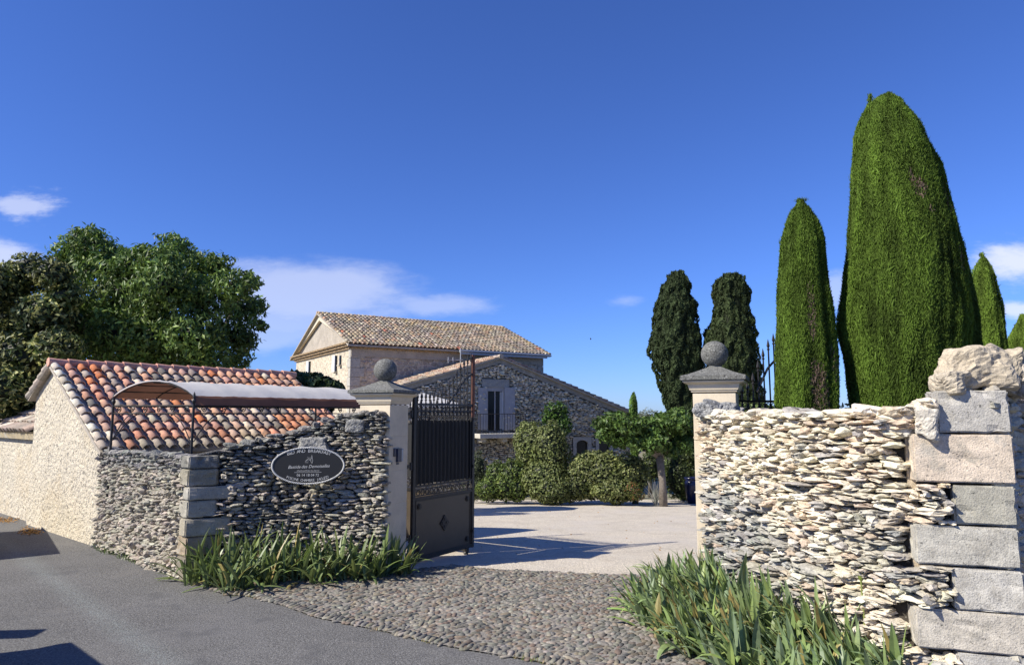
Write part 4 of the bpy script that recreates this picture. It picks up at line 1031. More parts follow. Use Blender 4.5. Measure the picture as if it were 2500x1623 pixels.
# arched windows
for (w, sr) in ((w1, sr1), (w2, sr2)):
    f = B(); a, c, z0, z1 = w; A_, C_, Z0, Z1 = sr; m = 10
    cxx = (a+c)/2; rw = (c-a)/2
    arc_ = [(cxx+rw*math.cos(q), z1-.18+.18*math.sin(q)) for q in np.linspace(0, math.pi, m)]
    outer = [(C_, Z0), (C_, Z1), (A_, Z1), (A_, Z0)]
    vs = []; fs = []
    inner = [(c, z0)]+arc_+[(a, z0)]
    outp = []
    for (x, z) in inner:
        if z <= z0+.01: outp.append((C_ if x > cxx else A_, Z0))
        else:
            k_ = (x-cxx)/rw
            outp.append((cxx+(C_-cxx)*max(-1, min(1, k_*1.6)), Z1 if abs(k_) < .8 else Z1-(abs(k_)-.8)*1.))
    for (x, z) in inner: vs.append(WP(x, z, .03))
    for (x, z) in outp: vs.append(WP(x, z, .03))
    for (x, z) in inner: vs.append(WP(x, z, -.15))
    L_ = len(inner)
    for i in range(L_-1): fs += [(i, i+1, L_+i+1, L_+i), (i, i+1, 2*L_+i+1, 2*L_+i)]
    f.add(vs, fs, (.45, .43, .39)); wo_ = f.build('arched_window', 'cut_stone', tV)
    b = B(); b.add([WP(x, z, -.08) for x, z in inner], [tuple(range(L_))]); b.build('pane', 'glass', wo_)
b = B(); b.box(WP((stain[0]+stain[1])/2, (stain[2]+stain[3])/2, .012), TW*((stain[1]-stain[0])/2), NW*.0, up*0.0)

# ------------------------------------------------------------------ foliage
def leaves(cent, nrm, size, aspect, cols, seed, dirv=None, jitter=.5, droop=0):
    """one pointed leaf (two triangles folded) per point"""
    r = rs(seed); n = len(cent)
    nn_ = nrm+r.normal(0, jitter, (n, 3)); nn_ /= np.linalg.norm(nn_, axis=1)[:, None]+1e-9
    d = r.normal(0, 1, (n, 3)) if dirv is None else dirv+r.normal(0, .35, (n, 3))
    d[:, 2] -= droop
    d -= nn_*(d*nn_).sum(1)[:, None]; d /= np.linalg.norm(d, axis=1)[:, None]+1e-9
    s = np.cross(nn_, d); L = size*r.uniform(.7, 1.3, n); w = L*aspect*.5
    a = cent-d*(L*.5)[:, None]; c = cent+d*(L*.5)[:, None]; m = cent+nn_*(L*.06)[:, None]
    b_ = m+s*w[:, None]; e = m-s*w[:, None]
    Vv = np.stack([a, b_, c, e], 1).reshape(-1, 3)
    Ff = np.arange(4*n).reshape(n, 4)
    return Vv, Ff, np.repeat(cols, 4, 0)
def lcol(n, base, var, seed, alt=None, frac=0):
    r = rs(seed); c = np.array(base)[None]*(1+r.normal(0, var, (n, 1)))
    if alt is not None: m = r.rand(n) < frac; c[m] = np.array(alt)[None]*(1+r.normal(0, var, (m.sum(), 1)))
    return np.clip(c, .003, 1)
def vnoise(P, sc, seed=0):
    return np.array([noise.noise(Vector((p[0]*sc+seed, p[1]*sc, p[2]*sc))) for p in P])
def lobes_pts(lobes, dens, seed, inner=.72, bump=.10):
    r = rs(seed); A = []; Nn = []
    for (c, rad) in lobes:
        c = np.array(c); rad = np.array(rad) if hasattr(rad, '__len__') else np.array([rad]*3)
        area = 4*math.pi*(rad.prod())**(2/3); n = int(dens*area)
        d = r.normal(0, 1, (n, 3)); d /= np.linalg.norm(d, axis=1)[:, None]
        k = inner+(1-inner)*r.rand(n)**.6; k = k*(1+bump*np.sin(d[:, 0]*7+c[0]*3)*np.sin(d[:, 2]*6+c[1])+bump*.7*r.normal(0, 1, n)*.5)
        A.append(c+d*rad*k[:, None]); Nn.append(d)
    A = np.vstack(A); Nn = np.vstack(Nn)
    # drop the points buried deep inside other lobes
    keep = np.ones(len(A), bool)
    for (c, rad) in lobes:
        rad = np.array(rad) if hasattr(rad, '__len__') else np.array([rad]*3)
        q = np.sqrt((((A-np.array(c))/rad)**2).sum(1)); keep &= q > inner*.85
    return A[keep], Nn[keep]
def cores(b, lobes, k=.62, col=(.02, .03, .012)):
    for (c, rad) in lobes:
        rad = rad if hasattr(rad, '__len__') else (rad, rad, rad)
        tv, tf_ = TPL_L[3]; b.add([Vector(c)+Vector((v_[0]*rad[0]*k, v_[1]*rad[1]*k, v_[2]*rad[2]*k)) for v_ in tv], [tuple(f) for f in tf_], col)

def bush(name, label, cat, lobes, dens, size, aspect, base, var, seed, alt=None, frac=0, group=None, core=.66, mat='leaf', jitter=.6, trunk=None, droop=0, inner=.72, patch=.25, bump=.10, corecol=(.018, .026, .010)):
    c0 = np.mean([np.array(l[0]) for l in lobes], axis=0)
    t = thing(name, label, cat, (c0[0], c0[1], zg(c0[0], c0[1])), group)
    A, Nn = lobes_pts(lobes, dens, seed, inner, bump); n = len(A)
    cols = lcol(n, base, var, seed, alt, frac); cols *= (1+patch*np.clip(vnoise(A, 1.4, seed)*2, -1, 1))[:, None]
    Vv, Ff, Cc = leaves(A, Nn, size, aspect, cols, seed+1, jitter=jitter, droop=droop)
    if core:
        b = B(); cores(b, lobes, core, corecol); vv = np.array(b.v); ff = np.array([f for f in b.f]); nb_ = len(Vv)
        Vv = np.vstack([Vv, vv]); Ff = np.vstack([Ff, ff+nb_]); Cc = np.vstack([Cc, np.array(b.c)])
    mesh_np('foliage' if cat != 'tree' else 'crown', Vv, Ff, Cc, mat, t)
    if trunk:
        b = B()
        for (pts, rr_) in trunk: b.path(pts, rr_, 9)
        b.build('trunk', 'bark', t, smooth=True)
    return t

# cypresses: profile = [(px_left, px_right, y)] at depth D
def cypress(label, prof, D, zb_, dens, base, seed, blade=(.060, .18), dark=None, brown=None, mat='leaf_matte', lump=.05, group='smooth clipped cypresses behind the cream wall', spiky=1.0, name='cypress', dy=None):
    m = D/F; rows = []
    for (xl, xr, y) in prof:
        a = V(xl, y, D); b_ = V(xr, y, D); rows.append((a.z, (a.x+b_.x)/2, (b_.x-a.x)/2))
    rows.sort(); zs = np.array([q[0] for q in rows]); cx_ = np.array([q[1] for q in rows]); rad = np.array([q[2] for q in rows])
    z_lo = zb_+.1
    if zs[0] > z_lo: zs = np.r_[z_lo, zs]; cx_ = np.r_[cx_[0], cx_]; rad = np.r_[rad[0]*.8, rad]
    r = rs(seed); H = zs[-1]-zs[0]
    # area weighted z
    zz_ = np.linspace(zs[0], zs[-1], 200); rr_ = np.interp(zz_, zs, rad); cdf = np.cumsum(rr_+.02); cdf /= cdf[-1]
    area = 2*math.pi*np.trapezoid(rr_, zz_) if hasattr(np, 'trapezoid') else 2*math.pi*np.trapz(rr_, zz_)
    n = int(dens*area)
    z = np.interp(r.rand(n), cdf, zz_); a = r.uniform(0, 2*math.pi, n)
    # keep the camera side and flanks denser
    keep = (np.sin(a) < .45) | (r.rand(n) < .35); z = z[keep]; a = a[keep]; n = len(z)
    R0 = np.interp(z, zs, rad); X0 = np.interp(z, zs, cx_)
    lm = np.array([noise.noise(Vector((math.cos(q)*1.6+seed, math.sin(q)*1.6, w*.55))) for q, w in zip(a, z)])
    lm2 = np.array([noise.noise(Vector((math.cos(q)*R_*5+seed, math.sin(q)*R_*5, w*2.6))) for q, w, R_ in zip(a, z, R0)])
    rr2 = np.maximum(R0-.035, .01)*(1+lump*lm*1.6)+.03*lm2*(1+6*(lump > .08))-np.abs(r.normal(0, .022, n))
    lm3 = np.array([noise.noise(Vector((math.cos(q)*R_*9+seed, math.sin(q)*R_*9, w*.7))) for q, w, R_ in zip(a, z, R0)])
    rr2 = rr2+.035*lm3-.05*np.clip((z-(zs[-1]-.30*H))/(.3*H), 0, 1)*np.minimum(1, R0/.12)*(lump > .03)
    P_ = np.c_[X0+rr2*np.cos(a), D+rr2*np.sin(a), z]
    out = np.c_[np.cos(a), np.sin(a), np.zeros(n)]
    dirv = out*.30*spiky+np.array([0, 0, 1.0])
    col = lcol(n, base, .17, seed)
    col *= (1+.22*np.clip(lm*2, -1, 1)+.22*np.clip(lm2*2, -1, 1)+.28*np.clip(lm3*2.2, -1, 1))[:, None]  # hollows darker, ridges lighter: shading put into the leaf colour
    if brown:
        for (bx, by, bw, bh, amt) in brown:
            bc = V(bx, by, D); q = ((P_[:, 0]-bc.x)/(bw*m))**2+((P_[:, 2]-bc.z)/(bh*m))**2
            msk = (q*(1+1.2*lm2)+r.rand(n)*.7 < 1.0) & (P_[:, 1] < D) & (r.rand(n) < amt)
            col[msk] = np.array((.19, .135, .10))*(1+r.normal(0, .2, (msk.sum(), 1)))
    Vv, Ff, Cc = leaves(P_, out, blade[0], blade[1], np.clip(col, .003, 1), seed+3, dirv=dirv, jitter=.55)
    ns_ = n//260; ii = r.randint(0, n, ns_)
    Vs, Fs, Cs = leaves(P_[ii]+out[ii]*.015, out[ii], blade[0]*1.8, .09, np.clip(col[ii], .003, 1), seed+5, dirv=out[ii]*.5+np.array([0, 0, 1.0]), jitter=.4)
    Ff = np.vstack([Ff, Fs+len(Vv)]); Vv = np.vstack([Vv, Vs]); Cc = np.vstack([Cc, Cs])
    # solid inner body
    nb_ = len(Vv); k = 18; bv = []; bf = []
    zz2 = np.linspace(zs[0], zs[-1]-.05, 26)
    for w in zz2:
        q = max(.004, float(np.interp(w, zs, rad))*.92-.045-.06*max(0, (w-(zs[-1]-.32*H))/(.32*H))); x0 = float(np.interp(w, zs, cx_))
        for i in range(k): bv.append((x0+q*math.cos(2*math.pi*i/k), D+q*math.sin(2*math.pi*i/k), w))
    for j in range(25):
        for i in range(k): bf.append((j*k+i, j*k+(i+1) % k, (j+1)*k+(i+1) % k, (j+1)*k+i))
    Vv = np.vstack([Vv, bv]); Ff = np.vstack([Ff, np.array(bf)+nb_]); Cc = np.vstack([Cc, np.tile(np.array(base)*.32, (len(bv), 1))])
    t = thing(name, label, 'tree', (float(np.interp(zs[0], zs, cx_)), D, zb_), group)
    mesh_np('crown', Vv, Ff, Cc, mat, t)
    b = B(); b.path([(cx_[0], D, zb_-.1), (cx_[0], D, zb_+.25), (cx_[0], D, zb_+1.0)], [.13, .10, .08], 8); b.build('trunk', 'bark', t)
    return t
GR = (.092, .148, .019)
cypress('tall slim cypress right of the gate spears with a brown bare streak down its face', [(1893, 2050, 1040), (1891, 2046, 960), (1890, 2040, 870), (1892, 2034, 800), (1893, 2030, 740), (1896, 2026, 660), (1899, 2020, 590), (1905, 2011, 545), (1915, 1998, 515), (1932, 1980, 494), (1948, 1963, 487)], 7.75, 0, 19000, GR, 101,
        brown=[(1968, 940, 22, 70, .6), (1957, 790, 10, 60, .5), (2012, 900, 10, 70, .25)], lump=.06)
cypress('broadest and tallest cypress, a bright green flame behind the cream wall', [(2096, 2328, 1040), (2086, 2334, 980), (2070, 2342, 880), (2056, 2347, 800), (2058, 2346, 740), (2066, 2338, 640), (2070, 2324, 560), (2072, 2308, 490), (2074, 2288, 410), (2080, 2262, 340), (2092, 2235, 290), (2108, 2215, 258), (2130, 2196, 238), (2155, 2180, 229)], 7.7, 0, 18000, GR, 102,
        brown=[(2185, 490, 14, 26, .5), (2262, 520, 12, 40, .3), (2290, 650, 14, 30, .25), (2205, 545, 8, 10, .5)], lump=.045)
cypress('small side tip leaning from the left shoulder of the broadest cypress', [(2118, 2140, 300), (2116, 2136, 260), (2119, 2130, 240), (2122, 2126, 232)], 7.7, 3.2, 12000, GR, 103, lump=.02)
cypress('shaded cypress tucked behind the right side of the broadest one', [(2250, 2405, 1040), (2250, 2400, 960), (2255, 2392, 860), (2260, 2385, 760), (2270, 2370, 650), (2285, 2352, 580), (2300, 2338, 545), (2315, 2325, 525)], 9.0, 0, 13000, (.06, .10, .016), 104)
cypress('slender green cypress with rounded top beneath the cloud at the right', [(2362, 2463, 1000), (2360, 2462, 930), (2360, 2455, 830), (2362, 2447, 740), (2368, 2434, 670), (2380, 2418, 635), (2395, 2402, 618)], 10.6, 0, 12000, (.12, .185, .025), 105)
cypress('cypress cut off by the right edge of the photo', [(2458, 2560, 1000), (2455, 2560, 900), (2460, 2550, 830), (2472, 2530, 790), (2485, 2510, 768)], 11.6, 0, 12000, (.125, .19, .026), 106)
DG = (.040, .058, .022)
g2 = 'dark ragged cypresses behind the gateway'
cypress('dark ragged cypress left of the pillar ball, widest halfway up', [(1650, 1700, 1060), (1632, 1692, 1010), (1622, 1700, 970), (1612, 1708, 930), (1600, 1716, 895), (1586, 1714, 865), (1582, 1712, 840), (1588, 1708, 815), (1592, 1700, 790), (1598, 1704, 750), (1608, 1688, 720), (1616, 1686, 695), (1628, 1680, 675), (1642, 1674, 664)], 27, -1.4, 900, DG, 111, blade=(.16, .5), lump=.10, group=g2, spiky=1.6)
cypress('dark ragged cypress behind the pillar ball with a notched left side', [(1760, 1852, 1060), (1755, 1856, 1000), (1745, 1852, 940), (1730, 1848, 900), (1722, 1842, 850), (1722, 1840, 815), (1738, 1838, 785), (1742, 1830, 760), (1736, 1828, 715), (1738, 1824, 695), (1752, 1816, 678), (1768, 1808, 670)], 26.5, -1.4, 900, (.044, .062, .022), 112, blade=(.16, .5), lump=.10, group=g2, spiky=1.6)
cypress('tiny bullet shaped topiary cypress standing above the far end of the wing roof', [(1536, 1559, 1060), (1535, 1558, 1000), (1536, 1557, 980), (1539, 1554, 966), (1544, 1549, 958)], 24.5, -1.2, 1500, (.10, .17, .035), 113, blade=(.12, .3), lump=.02, group=None)

# walnut and privet at left
r = random.Random(21); D0 = 17.5
def pl(px, py, rp, D, dz=1.0): q = V(px, py, D); m = D/F; return ((q.x, q.y, q.z), (rp*m*1.05, rp*m*1.1, rp*m*.9*dz))
wl = [(185, 615, 52), (225, 600, 50), (170, 665, 50), (250, 665, 62), (320, 650, 50), (300, 720, 75), (400, 640, 50), (425, 605, 38), (400, 700, 78), (475, 660, 55), (530, 650, 34), (500, 730, 75), (575, 700, 48), (610, 690, 26), (590, 760, 50), (625, 745, 28), (560, 820, 52), (600, 830, 30), (470, 820, 75), (380, 820, 80), (290, 820, 75), (220, 780, 70), (210, 850, 60), (300, 880, 60), (400, 890, 60), (500, 880, 55), (575, 880, 34), (635, 795, 18), (160, 740, 55), (350, 760, 70), (345, 615, 24), (300, 625, 26), (330, 690, 40), (205, 575, 22), (270, 620, 22)]
lob = [pl(a, b_, c*r.uniform(.92, 1.05), D0+r.uniform(-1.6, 1.0)-(c-50)*.012) for a, b_, c in wl]
base_t = (V(400, 900, D0).x, D0, 0)
bt = Vector((base_t[0], base_t[1], zg(base_t[0], base_t[1])))
tr = [([bt, bt+Vector((0, 0, 1)), bt+Vector((.1, 0, 2.2))], [.24, .2, .17])]
for (px, py) in ((200, 640), (300, 760), (420, 640), (500, 700), (590, 720), (560, 830), (350, 850)):
    q = V(px, py, D0); mid = (bt+Vector((.1, 0, 2.2))).lerp(q, .5)+Vector((0, .3, -.15)); tr.append(([bt+Vector((.1, 0, 2.0)), mid, q], [.12, .07, .02]))
bush('walnut_tree', 'big leafy walnut tree filling the sky behind the shed roof', 'tree', lob, 330, .15, .36, (.088, .15, .03), .3, 301, alt=(.20, .28, .06), frac=.3, core=.34, bump=.30, trunk=tr, droop=.9, inner=.5, jitter=.75, patch=.35, corecol=(.012, .018, .008))
pv = [(20, 690, 60), (80, 665, 55), (130, 670, 45), (-30, 700, 70), (160, 720, 40), (30, 780, 75), (110, 770, 65), (-30, 850, 80), (60, 870, 75), (140, 850, 55), (20, 950, 70), (100, 940, 55), (-40, 980, 70), (70, 1010, 40), (160, 790, 40)]
lob = [pl(a, b_, c, 15.3+r.uniform(-.8, .8)) for a, b_, c in pv]
bt2 = Vector((lob[5][0][0], 15.4, 0))
bush('privet_tree', 'dense dark tree with pale yellowish leaf tips at the far left', 'tree', lob, 260, .13, .45, (.062, .09, .024), .25, 302, alt=(.42, .42, .15), frac=.34, core=.68, inner=.68, jitter=.7, patch=.5, trunk=[([bt2, bt2+Vector((0, 0, 1.2)), bt2+Vector((.2, 0, 2.6))], [.2, .16, .1])])
bush('shrub', 'shrub spilling over the low tiled coping left of the shed', 'shrub', [pl(30, 1010, 40, 14.9), pl(80, 1020, 30, 14.9), (V(55, 1045, 15)[:], .35)], 500, .09, .5, (.07, .11, .03), .3, 303, core=.6)
bush('shrub', 'fig shrub with big leaves between the shed roof and the farmhouse', 'shrub', [pl(740, 935, 28, 17), pl(770, 938, 30, 17), pl(800, 945, 26, 17), pl(720, 925, 22, 17.2), pl(825, 950, 18, 17), pl(755, 975, 60, 17.2)], 420, .17, .6, (.055, .085, .03), .3, 304, core=.6, inner=.6)

# courtyard shrubs
def cb_(px, py, rx, ry, D, dd=.8): q = V(px, py, D); m = D/F; return ((q.x, q.y, q.z), (rx*m, rx*m*dd, ry*m))
g3 = 'rounded shrubs at the far edge of the gravel'
HG = (.125, .155, .045)
bush('shrub', 'tallest rounded shrub, dome shaped, below the balcony', 'shrub', [cb_(1300, 1095, 46, 65, 24.6), cb_(1345, 1100, 45, 70, 24), cb_(1330, 1170, 58, 55, 23.9), cb_(1350, 1195, 55, 36, 23.6), cb_(1290, 1060, 30, 32, 25.2), cb_(1300, 1150, 30, 60, 24.6)], 420, .105, .55, HG, .25, 311, alt=(.21, .235, .08), frac=.35, group=g3, core=.78, inner=.85, jitter=.5)
bush('shrub', 'wide shrub with pale green leaves in front of the arched windows', 'shrub', [cb_(1430, 1165, 52, 55, 23.9), cb_(1480, 1160, 55, 55, 23.7), cb_(1535, 1160, 50, 52, 23.7), cb_(1400, 1190, 35, 34, 23.6), cb_(1500, 1195, 60, 32, 23.5), cb_(1450, 1125, 40, 25, 24.2)], 420, .105, .55, HG, .25, 312, alt=(.23, .25, .09), frac=.4, group=g3, core=.78, inner=.85, jitter=.5)
bush('shrub', 'lower shrub beside the gate leaf, yellow-green on its right', 'shrub', [cb_(1255, 1160, 38, 40, 24.3), cb_(1215, 1165, 34, 40, 24.6), cb_(1240, 1190, 42, 32, 24.2), cb_(1195, 1195, 34, 28, 24.2), cb_(1265, 1195, 24, 30, 24.0)], 420, .10, .5, (.085, .13, .03), .28, 313, alt=(.16, .21, .04), frac=.3, group=g3, core=.75, inner=.8)
bush('shrub', 'dark grey-green shrub half hidden by the gate leaf', 'shrub', [cb_(1165, 1150, 26, 50, 25.2), cb_(1160, 1190, 34, 32, 25.0), cb_(1185, 1205, 22, 18, 24.3)], 420, .09, .35, (.075, .095, .045), .3, 314, group=g3, core=.7)
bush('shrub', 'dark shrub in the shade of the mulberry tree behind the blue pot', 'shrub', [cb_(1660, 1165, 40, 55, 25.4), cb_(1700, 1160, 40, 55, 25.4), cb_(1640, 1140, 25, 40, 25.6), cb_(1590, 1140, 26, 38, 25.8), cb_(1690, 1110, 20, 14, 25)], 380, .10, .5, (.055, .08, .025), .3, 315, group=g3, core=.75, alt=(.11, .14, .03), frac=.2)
bush('climber', 'bright green climber growing up the wing wall', 'plant', [cb_(1358, 1005, 30, 26, 27.5, .3), cb_(1372, 1035, 26, 28, 27.5, .3), cb_(1340, 1020, 20, 18, 27.5, .3), cb_(1352, 1060, 22, 25, 27.3, .3)], 330, .15, .5, (.085, .16, .03), .3, 316, core=.55, inner=.6)
bush('flowering_plant', 'small plant with reddish tips at the foot of the wide shrub', 'plant', [cb_(1545, 1198, 18, 22, 22.9), cb_(1558, 1208, 18, 14, 22.7)], 700, .07, .3, (.13, .15, .035), .3, 317, alt=(.24, .06, .03), frac=.22, core=.5)
q = G(1600, 1222, -1.0)
t = thing('lavender_bush', 'grey stemmed bare bush just left of the mulberry trunk', 'plant', (V(1598, 1215, 23)[0], 23, zg(4, 23)))
b = B(); r = random.Random(9); bc = Vector((V(1600, 1215, 23).x, 23, zg(4, 23)))
for i in range(60):
    a = r.uniform(0, 6.28); ln = r.uniform(.35, .85); sp2 = r.uniform(.05, .4)
    b.path([bc+Vector((r.uniform(-.08, .08), r.uniform(-.08, .08), 0)), bc+Vector((math.cos(a)*sp2*.4, math.sin(a)*sp2*.4, ln*.6)), bc+Vector((math.cos(a)*sp2, math.sin(a)*sp2, ln))], [.008, .007, .004], 4, jc((.34, .34, .30), r, .2))
b.build('stems', 'leaf_matte', t)
# mulberry with flat crown
Dm = 22.8; mb = Vector((V(1620, 1225, Dm).x, Dm, zg(3, Dm)))
ml = [(1475, 1035, 30), (1505, 1030, 34), (1540, 1040, 36), (1580, 1045, 36), (1620, 1035, 40), (1655, 1030, 38), (1690, 1050, 38), (1480, 1060, 26), (1520, 1070, 30), (1560, 1078, 30), (1600, 1080, 34), (1640, 1075, 34), (1680, 1085, 30), (1720, 1060, 34), (1655, 1008, 18), (1500, 1075, 20), (1640, 1100, 22)]
lob = [cb_(a, b_, c, c*.75, Dm+r.uniform(-.5, .5), 1.0) for a, b_, c in ml]
fork = Vector((V(1610, 1105, Dm).x, Dm, V(1610, 1112, Dm).z)); tr = [([mb-up*.1, mb.lerp(fork, .5)+Vector((.03, 0, 0)), fork], [.15, .115, .13])]
for (px, py) in ((1500, 1050), (1560, 1060), (1640, 1050), (1700, 1060), (1600, 1040)):
    q = V(px, py, Dm); tr.append(([fork-up*.05, fork.lerp(q, .5)+up*.05, q], [.10, .07, .04]))
bush('mulberry_tree', 'low mulberry tree with pale trunk and flat spreading crown over the shrubs', 'tree', lob, 360, .145, .5, (.075, .135, .028), .28, 321, alt=(.13, .20, .04), frac=.25, core=.5, inner=.55, trunk=tr, droop=.7, jitter=.7, bump=.26, corecol=(.015, .022, .008))
bush('olive_tree', 'hazy grey-green treetop between the tiny topiary and the dark cypress', 'tree', [cb_(1585, 1020, 30, 24, 30), cb_(1560, 1030, 26, 24, 30), cb_(1610, 1030, 26, 20, 30)], 300, .10, .35, (.20, .23, .16), .2, 322, core=.4, inner=.5, trunk=[([Vector((V(1585, 1100, 30).x, 30, -1.6)), V(1585, 1025, 30)], [.1, .05])])
bush('shrub', 'leafy sprig showing in the gap between the two tallest cypresses', 'shrub', [cb_(2066, 1000, 16, 18, 7.9), cb_(2055, 1010, 12, 14, 7.9)], 900, .055, .5, (.09, .16, .04), .3, 323, core=.3)
bush('shrub', 'pale green shrub behind the folded gate leaf and the cream wall', 'shrub', [cb_(1835, 1000, 45, 22, 10.5), cb_(1870, 1006, 30, 20, 10.5), cb_(1800, 1010, 40, 22, 10.6)], 700, .07, .5, (.10, .15, .035), .3, 324, core=.5)
# far band of trees closing the horizon
r = random.Random(61); lobF = []
for i in range(150):
    a = -75+150*(i+r.random())/150; D_ = r.uniform(75, 95); x = math.tan(R(a*.9))*D_*.9; h = r.uniform(2.4, 3.9)
    lobF.append(((x, D_, -2.1+h*.45), (r.uniform(2.2, 4.5), 2.0, h*.52)))
A, Nn = lobes_pts(lobF, 5, 401, .8); n = len(A); cF = lcol(n, (.075, .10, .035), .3, 402)
Vv, Ff, Cc = leaves(A, Nn, .55, .6, cF, 403, jitter=.6); b = B(); cores(b, lobF, .85, (.03, .042, .018))
Ff = np.vstack([Ff, np.array(b.f)+len(Vv)]); Vv = np.vstack([Vv, np.array(b.v)]); Cc = np.vstack([Cc, np.array(b.c)])
tag(mesh_np('distant_wood', Vv, Ff, Cc, 'leaf_matte'), 'low distant band of trees along the horizon', 'woodland', kind='stuff')
# blue pot
pc = V(1690, 1215, 24.6); t = thing('garden_pot', 'dark blue glazed garden pot in the shade beside the cream wall pillar', 'pot', (pc.x, pc.y, zg(5, 24.6)))
b = B(); m = .8; b.lathe(Vector((pc.x, pc.y, zg(5, 24.6))), [(.001, 0), (.20*m, .0), (.27*m, .25), (.32*m, .6), (.30*m, .78), (.26*m, .82), (.33*m, .86), (.33*m, .92), (.27*m, .92), (.24*m, .7), (.001, .7)], 24); b.build('vessel', 'blue_glaze', t, smooth=True)

# ------------------------------------------------------------------ irises
def blade_mesh(Vl, Fl, Cl, p, az, L, w, lean, curl, col, fold=.35, n=7):
    o = len(Vl); dirh = Vector((math.cos(az), math.sin(az), 0)); side = Vector((-math.sin(az), math.cos(az), 0)); q = Vector(p); th = lean
    for i in range(n+1):
        k = i/n; ww_ = w*(.55+.9*k if k < .5 else 1.0*(1-((k-.5)/.5)**1.7))*.5+.0008
        d = dirh*math.sin(th)+up*math.cos(th); nrm_ = dirh*math.cos(th)-up*math.sin(th)
        Vl += [tuple(q-side*ww_+nrm_*ww_*fold), tuple(q), tuple(q+side*ww_+nrm_*ww_*fold)]
        cc_ = col if k > .12 else tuple(a*.8+.05 for a in col); Cl += [cc_]*3
        q = q+d*(L/n); th += curl/n*(0.4+1.6*k)
    for i in range(n): a = o+3*i; Fl += [(a, a+1, a+4, a+3), (a+1, a+2, a+5, a+4)]
def iris_clump(c, nb_, L, w, label, group, seed, az0=None, spread=.5, bluish=.5, dead=.10, tone=1.0):
    r = random.Random(seed); Vl, Fl, Cl = [], [], []
    t = thing('iris_clump', label, 'plant', tuple(c), group)
    for i in range(nb_):
        az = (r.uniform(0, 6.28) if az0 is None or r.random() < .3 else r.gauss(az0, .7)); l = L*r.uniform(.6, 1.12)
        col = tuple(tone*q_ for q_ in mixc((.27, .36, .085), (.24, .32, .15), bluish*r.uniform(.3, 1.6)))
        if r.random() < dead: col = (.34, .28, .10)
        lean = abs(r.gauss(spread*.5, spread*.5)); curl = abs(r.gauss(.45, .45)) if r.random() < .8 else r.uniform(1.2, 2.2)
        off = Vector((r.gauss(0, .05), r.gauss(0, .05), 0))
        blade_mesh(Vl, Fl, Cl, Vector(c)+off, az+r.gauss(0, .1), l, w*r.uniform(.75, 1.2), lean, curl, jc(col, r, .14))
    o = mesh_np('leaves', np.array(Vl), np.array(Fl), np.array(Cl), 'blade', t, smooth=False)
    return t
LG = 'iris clumps along the foot of the grey sign wall'
r = random.Random(77)
spL = [(470, 1425, .66), (512, 1432, .72), (552, 1428, .72), (560, 1446, .6), (600, 1440, .66), (640, 1425, .72), (690, 1422, .68), (660, 1434, .6), (740, 1420, .70), (780, 1424, .62), (820, 1416, .72), (860, 1418, .62), (890, 1410, .70), (930, 1410, .66), (965, 1404, .62), (720, 1410, .74), (590, 1416, .78), (850, 1404, .72), (620, 1412, .74), (900, 1416, .55), (530, 1418, .74), (770, 1408, .74), (450, 1412, .5), (990, 1402, .5), (935, 1400, .7), (680, 1408, .72)]
for i, (px, py, L) in enumerate(spL):
    c = G(px, py, 0); iris_clump(c, 17, L*.92, .052, 'dark green sword-leaved iris clump in the bed under the oval sign wall', LG, 500+i, spread=.8, bluish=.5, tone=.62)
RG = 'iris clumps massed along the foot of the cream wall'
k = 0
for j in range(6):
    for i in range(15):
        s_ = PC.L*(-.02+1.02*(i+.5+r.uniform(-.3, .3))/15); d_ = .12+j*.17+r.uniform(-.05, .05)
        pos, dd = PC.at(np.array([s_])); pos = pos[0]; dd = dd[0]; nx, ny = dd[1], -dd[0]
        # the wall runs towards the viewer: outward is to its left
        wmax = .62+.30*math.sin(min(1, s_/PC.L*1.2)*3.1)
        if s_ > PC.L*.78 or (s_ > PC.L*.70 and j > 2): continue
        if d_ > wmax+.15: continue
        c = Vector((pos[0]+nx*d_, pos[1]+ny*d_, 0))
        L = .66 if s_ < PC.L*.62 else .52
        iris_clump(c, 21, L*(1.0-.07*j), .060, 'grey-green iris clump in the dense sunlit bed against the cream wall', RG, 700+k, az0=math.pi*.97, spread=.72, bluish=.85, tone=.96); k += 1
# a seed stalk
c = G(2108, 1600, .05); c = Vector((V(2108, 1500, 5.55).x, 5.55, 0)); t = thing('iris_stalk', 'single iris seed stalk with a green pod standing clear against the cream wall', 'plant', tuple(c))
zp = V(2108, 1405, 5.55).z
b = B(); b.path([c, c+Vector((.005, 0, zp*.5)), c+Vector((-.005, 0, zp-.03))], [.009, .007, .006], 6, (.28, .33, .10)); b.build('stem', 'blade', t)
b = B(); b.lathe(c+Vector((-.005, 0, zp-.04)), [(.004, 0), (.018, .02), (.026, .05), (.024, .08), (.01, .10), (.001, .115)], 6, (.24, .30, .06)); b.build('pod', 'blade', t, smooth=True)
# yellowing broad leaf lying on the cobbles
Vl, Fl, Cl = [], [], []
c = G(1655, 1505, .03); blade_mesh(Vl, Fl, Cl, c, math.pi*1.02, .36, .10, 1.45, .18, (.42, .42, .14), fold=.25)
tag(mesh_np('fallen_leaf', np.array(Vl), np.array(Fl), np.array(Cl), 'blade'), 'broad yellow-green leaf lying on the cobbles beside the iris bed', 'leaf')

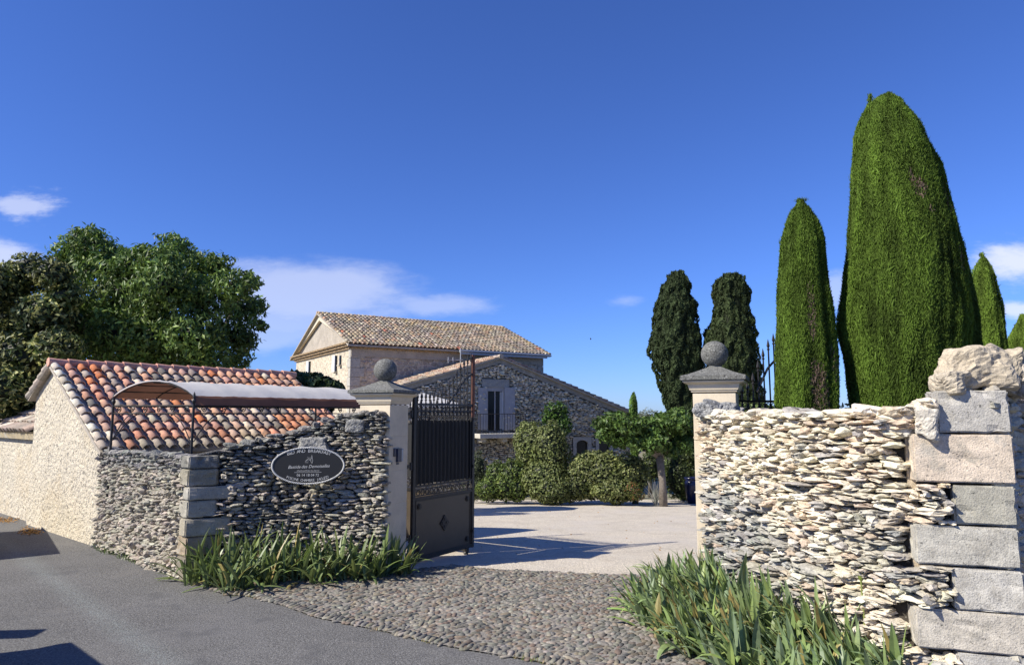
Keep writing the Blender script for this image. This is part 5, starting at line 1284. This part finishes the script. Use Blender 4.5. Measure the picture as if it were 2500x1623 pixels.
# ------------------------------------------------------------------ weeds and grass tufts
Vl, Fl, Cl = [], [], []; r = random.Random(5)
for i in range(260):
    px = r.uniform(230, 450); k = (px-230)/220; q = G(px, 1336+k*72, 0)
    if vn(q.x*1.5, q.y*1.5, 3) < .02: continue
    blade_mesh(Vl, Fl, Cl, q+Vector((r.uniform(-.03, .05), -.06+r.uniform(-.05, .05), 0)), r.uniform(0, 6.28), r.uniform(.05, .17), .010, r.uniform(.1, .8), r.uniform(0, 1), jc((.13, .19, .04), r, .2), n=3)
for i in range(900):
    j = r.randrange(2, len(edge)-1); q = edge[j-1].lerp(edge[j], r.random())
    if vn(q.x*2.2, q.y*2.2, 9) < .08: continue
    blade_mesh(Vl, Fl, Cl, q+Vector((r.gauss(0, .02), r.gauss(.01, .02), 0)), r.uniform(0, 6.28), r.uniform(.015, .04), .008, r.uniform(.2, 1.1), r.uniform(0, 1), jc((.17, .20, .05) if r.random() < .5 else (.36, .27, .12), r, .2), n=2)
for i in range(700):
    q = G(1600+r.uniform(-10, 20), 1420, 0).lerp(G(1790, 1650, 0), r.random())+Vector((r.gauss(.05, .08), r.gauss(0, .05), 0))
    blade_mesh(Vl, Fl, Cl, q, r.uniform(0, 6.28), r.uniform(.02, .07), .008, r.uniform(.2, 1.2), r.uniform(0, 1), jc((.24, .26, .06) if r.random() < .5 else (.40, .30, .15), r, .2), n=2)
o = mesh_np('weeds', np.array(Vl), np.array(Fl), np.array(Cl), 'blade'); tag(o, 'thin weeds and dry grass along the wall foot and cobble edge', 'weeds', kind='stuff')
# dry leaves in the gutter at far left and specks on the gravel
r = random.Random(8); pts = []; nn2 = []
for i in range(420):
    q = G(r.gauss(75, 14), r.gauss(1296, 4), .012) if r.random() < .6 else G(r.gauss(10, 20), r.gauss(1268, 4), .012)
    pts.append(tuple(q)); nn2.append((0, 0, 1))
for i in range(130):
    x = r.uniform(-1.5, 5.5); y = r.uniform(10, 24); pts.append((x, y, zg(x, y)+.014)); nn2.append((0, 0, 1))
pts = np.array(pts); Vv, Ff, Cc = leaves(pts, np.array(nn2, dtype=float), .045, .6, lcol(len(pts), (.42, .22, .05), .3, 4), 3, jitter=.3)
tag(mesh_np('dry_leaves', Vv, Ff, Cc, 'leaf'), 'scattered dry orange leaves on the road edge and gravel', 'leaves', kind='stuff')
# bird
bc = V(1442, 827, 60); b = B(); b.lathe(bc, [(.001, -.1), (.05, -.04), (.06, .02), (.001, .1)], 6); 
b.add([bc, bc+Vector((.28, .02, .12)), bc+Vector((.05, .1, .03))], [(0, 1, 2)]); b.add([bc, bc+Vector((-.28, .02, .12)), bc+Vector((-.05, .1, .03))], [(0, 1, 2)])
tag(b.build('bird', 'mesh_black'), 'tiny dark bird flying in the blue sky right of the farmhouse roof', 'bird')
# unseen blocks added left of the frame to cast shadows on the road
def caster(name, label, cat, base, size, ang, mat='plaster'):
    b = B(); c = Vector(base); e = Vector((math.cos(ang), math.sin(ang), 0)); g_ = Vector((-e.y, e.x, 0))
    b.box(c+up*(size[2]/2), e*(size[0]/2), g_*(size[1]/2), up*(size[2]/2)); b.box(c+up*(size[2]+.04), e*(size[0]/2+.05), g_*(size[1]/2+.05), up*.04)
    return tag(b.build(name, mat, bevel=.01), label, cat)

p1_ = G(165, 1573); hh_ = 1.55; off_ = Vector((math.cos(R(SUN_AZ)), math.sin(R(SUN_AZ)), 0))*(hh_/math.tan(R(SUN_EL)))
c_ = p1_-off_; e_ = Vector((.74, -.67, 0)); g_ = Vector((-.67, -.74, 0))
cc_ = c_+e_*1.2+g_*.9
caster('shadow_block', 'unseen plastered block added at the left to cast a square shadow on the near asphalt', 'wall', cc_, (2.4, 1.8, hh_-.08), math.atan2(e_.y, e_.x))
p2_ = G(96, 1541); hh_ = 2.0; off_ = Vector((math.cos(R(SUN_AZ)), math.sin(R(SUN_AZ)), 0))*(hh_/math.tan(R(SUN_EL)))
c_ = p2_-off_; cc_ = c_+Vector((-.6, -.10, 0)); caster('shadow_slab', 'unseen narrow plastered slab added at the left to cast a thin shadow on the road', 'shadow block', cc_, (1.2, .14, hh_-.08), R(6))
p3_ = G(135, 1345); hh_ = .98; off_ = Vector((math.cos(R(SUN_AZ)), math.sin(R(SUN_AZ)), 0))*(hh_/math.tan(R(SUN_EL)))
c_ = p3_-off_; e_ = Vector((math.cos(R(38)), math.sin(R(38)), 0)); g_ = Vector((-e_.y, e_.x, 0)); cc_ = c_+g_*1.1-e_*1.2; caster('shadow_block', 'unseen low plastered block added at the left to cast a shadow towards the shed', 'wall', cc_, (2.4, 2.6, hh_-.08), R(38))
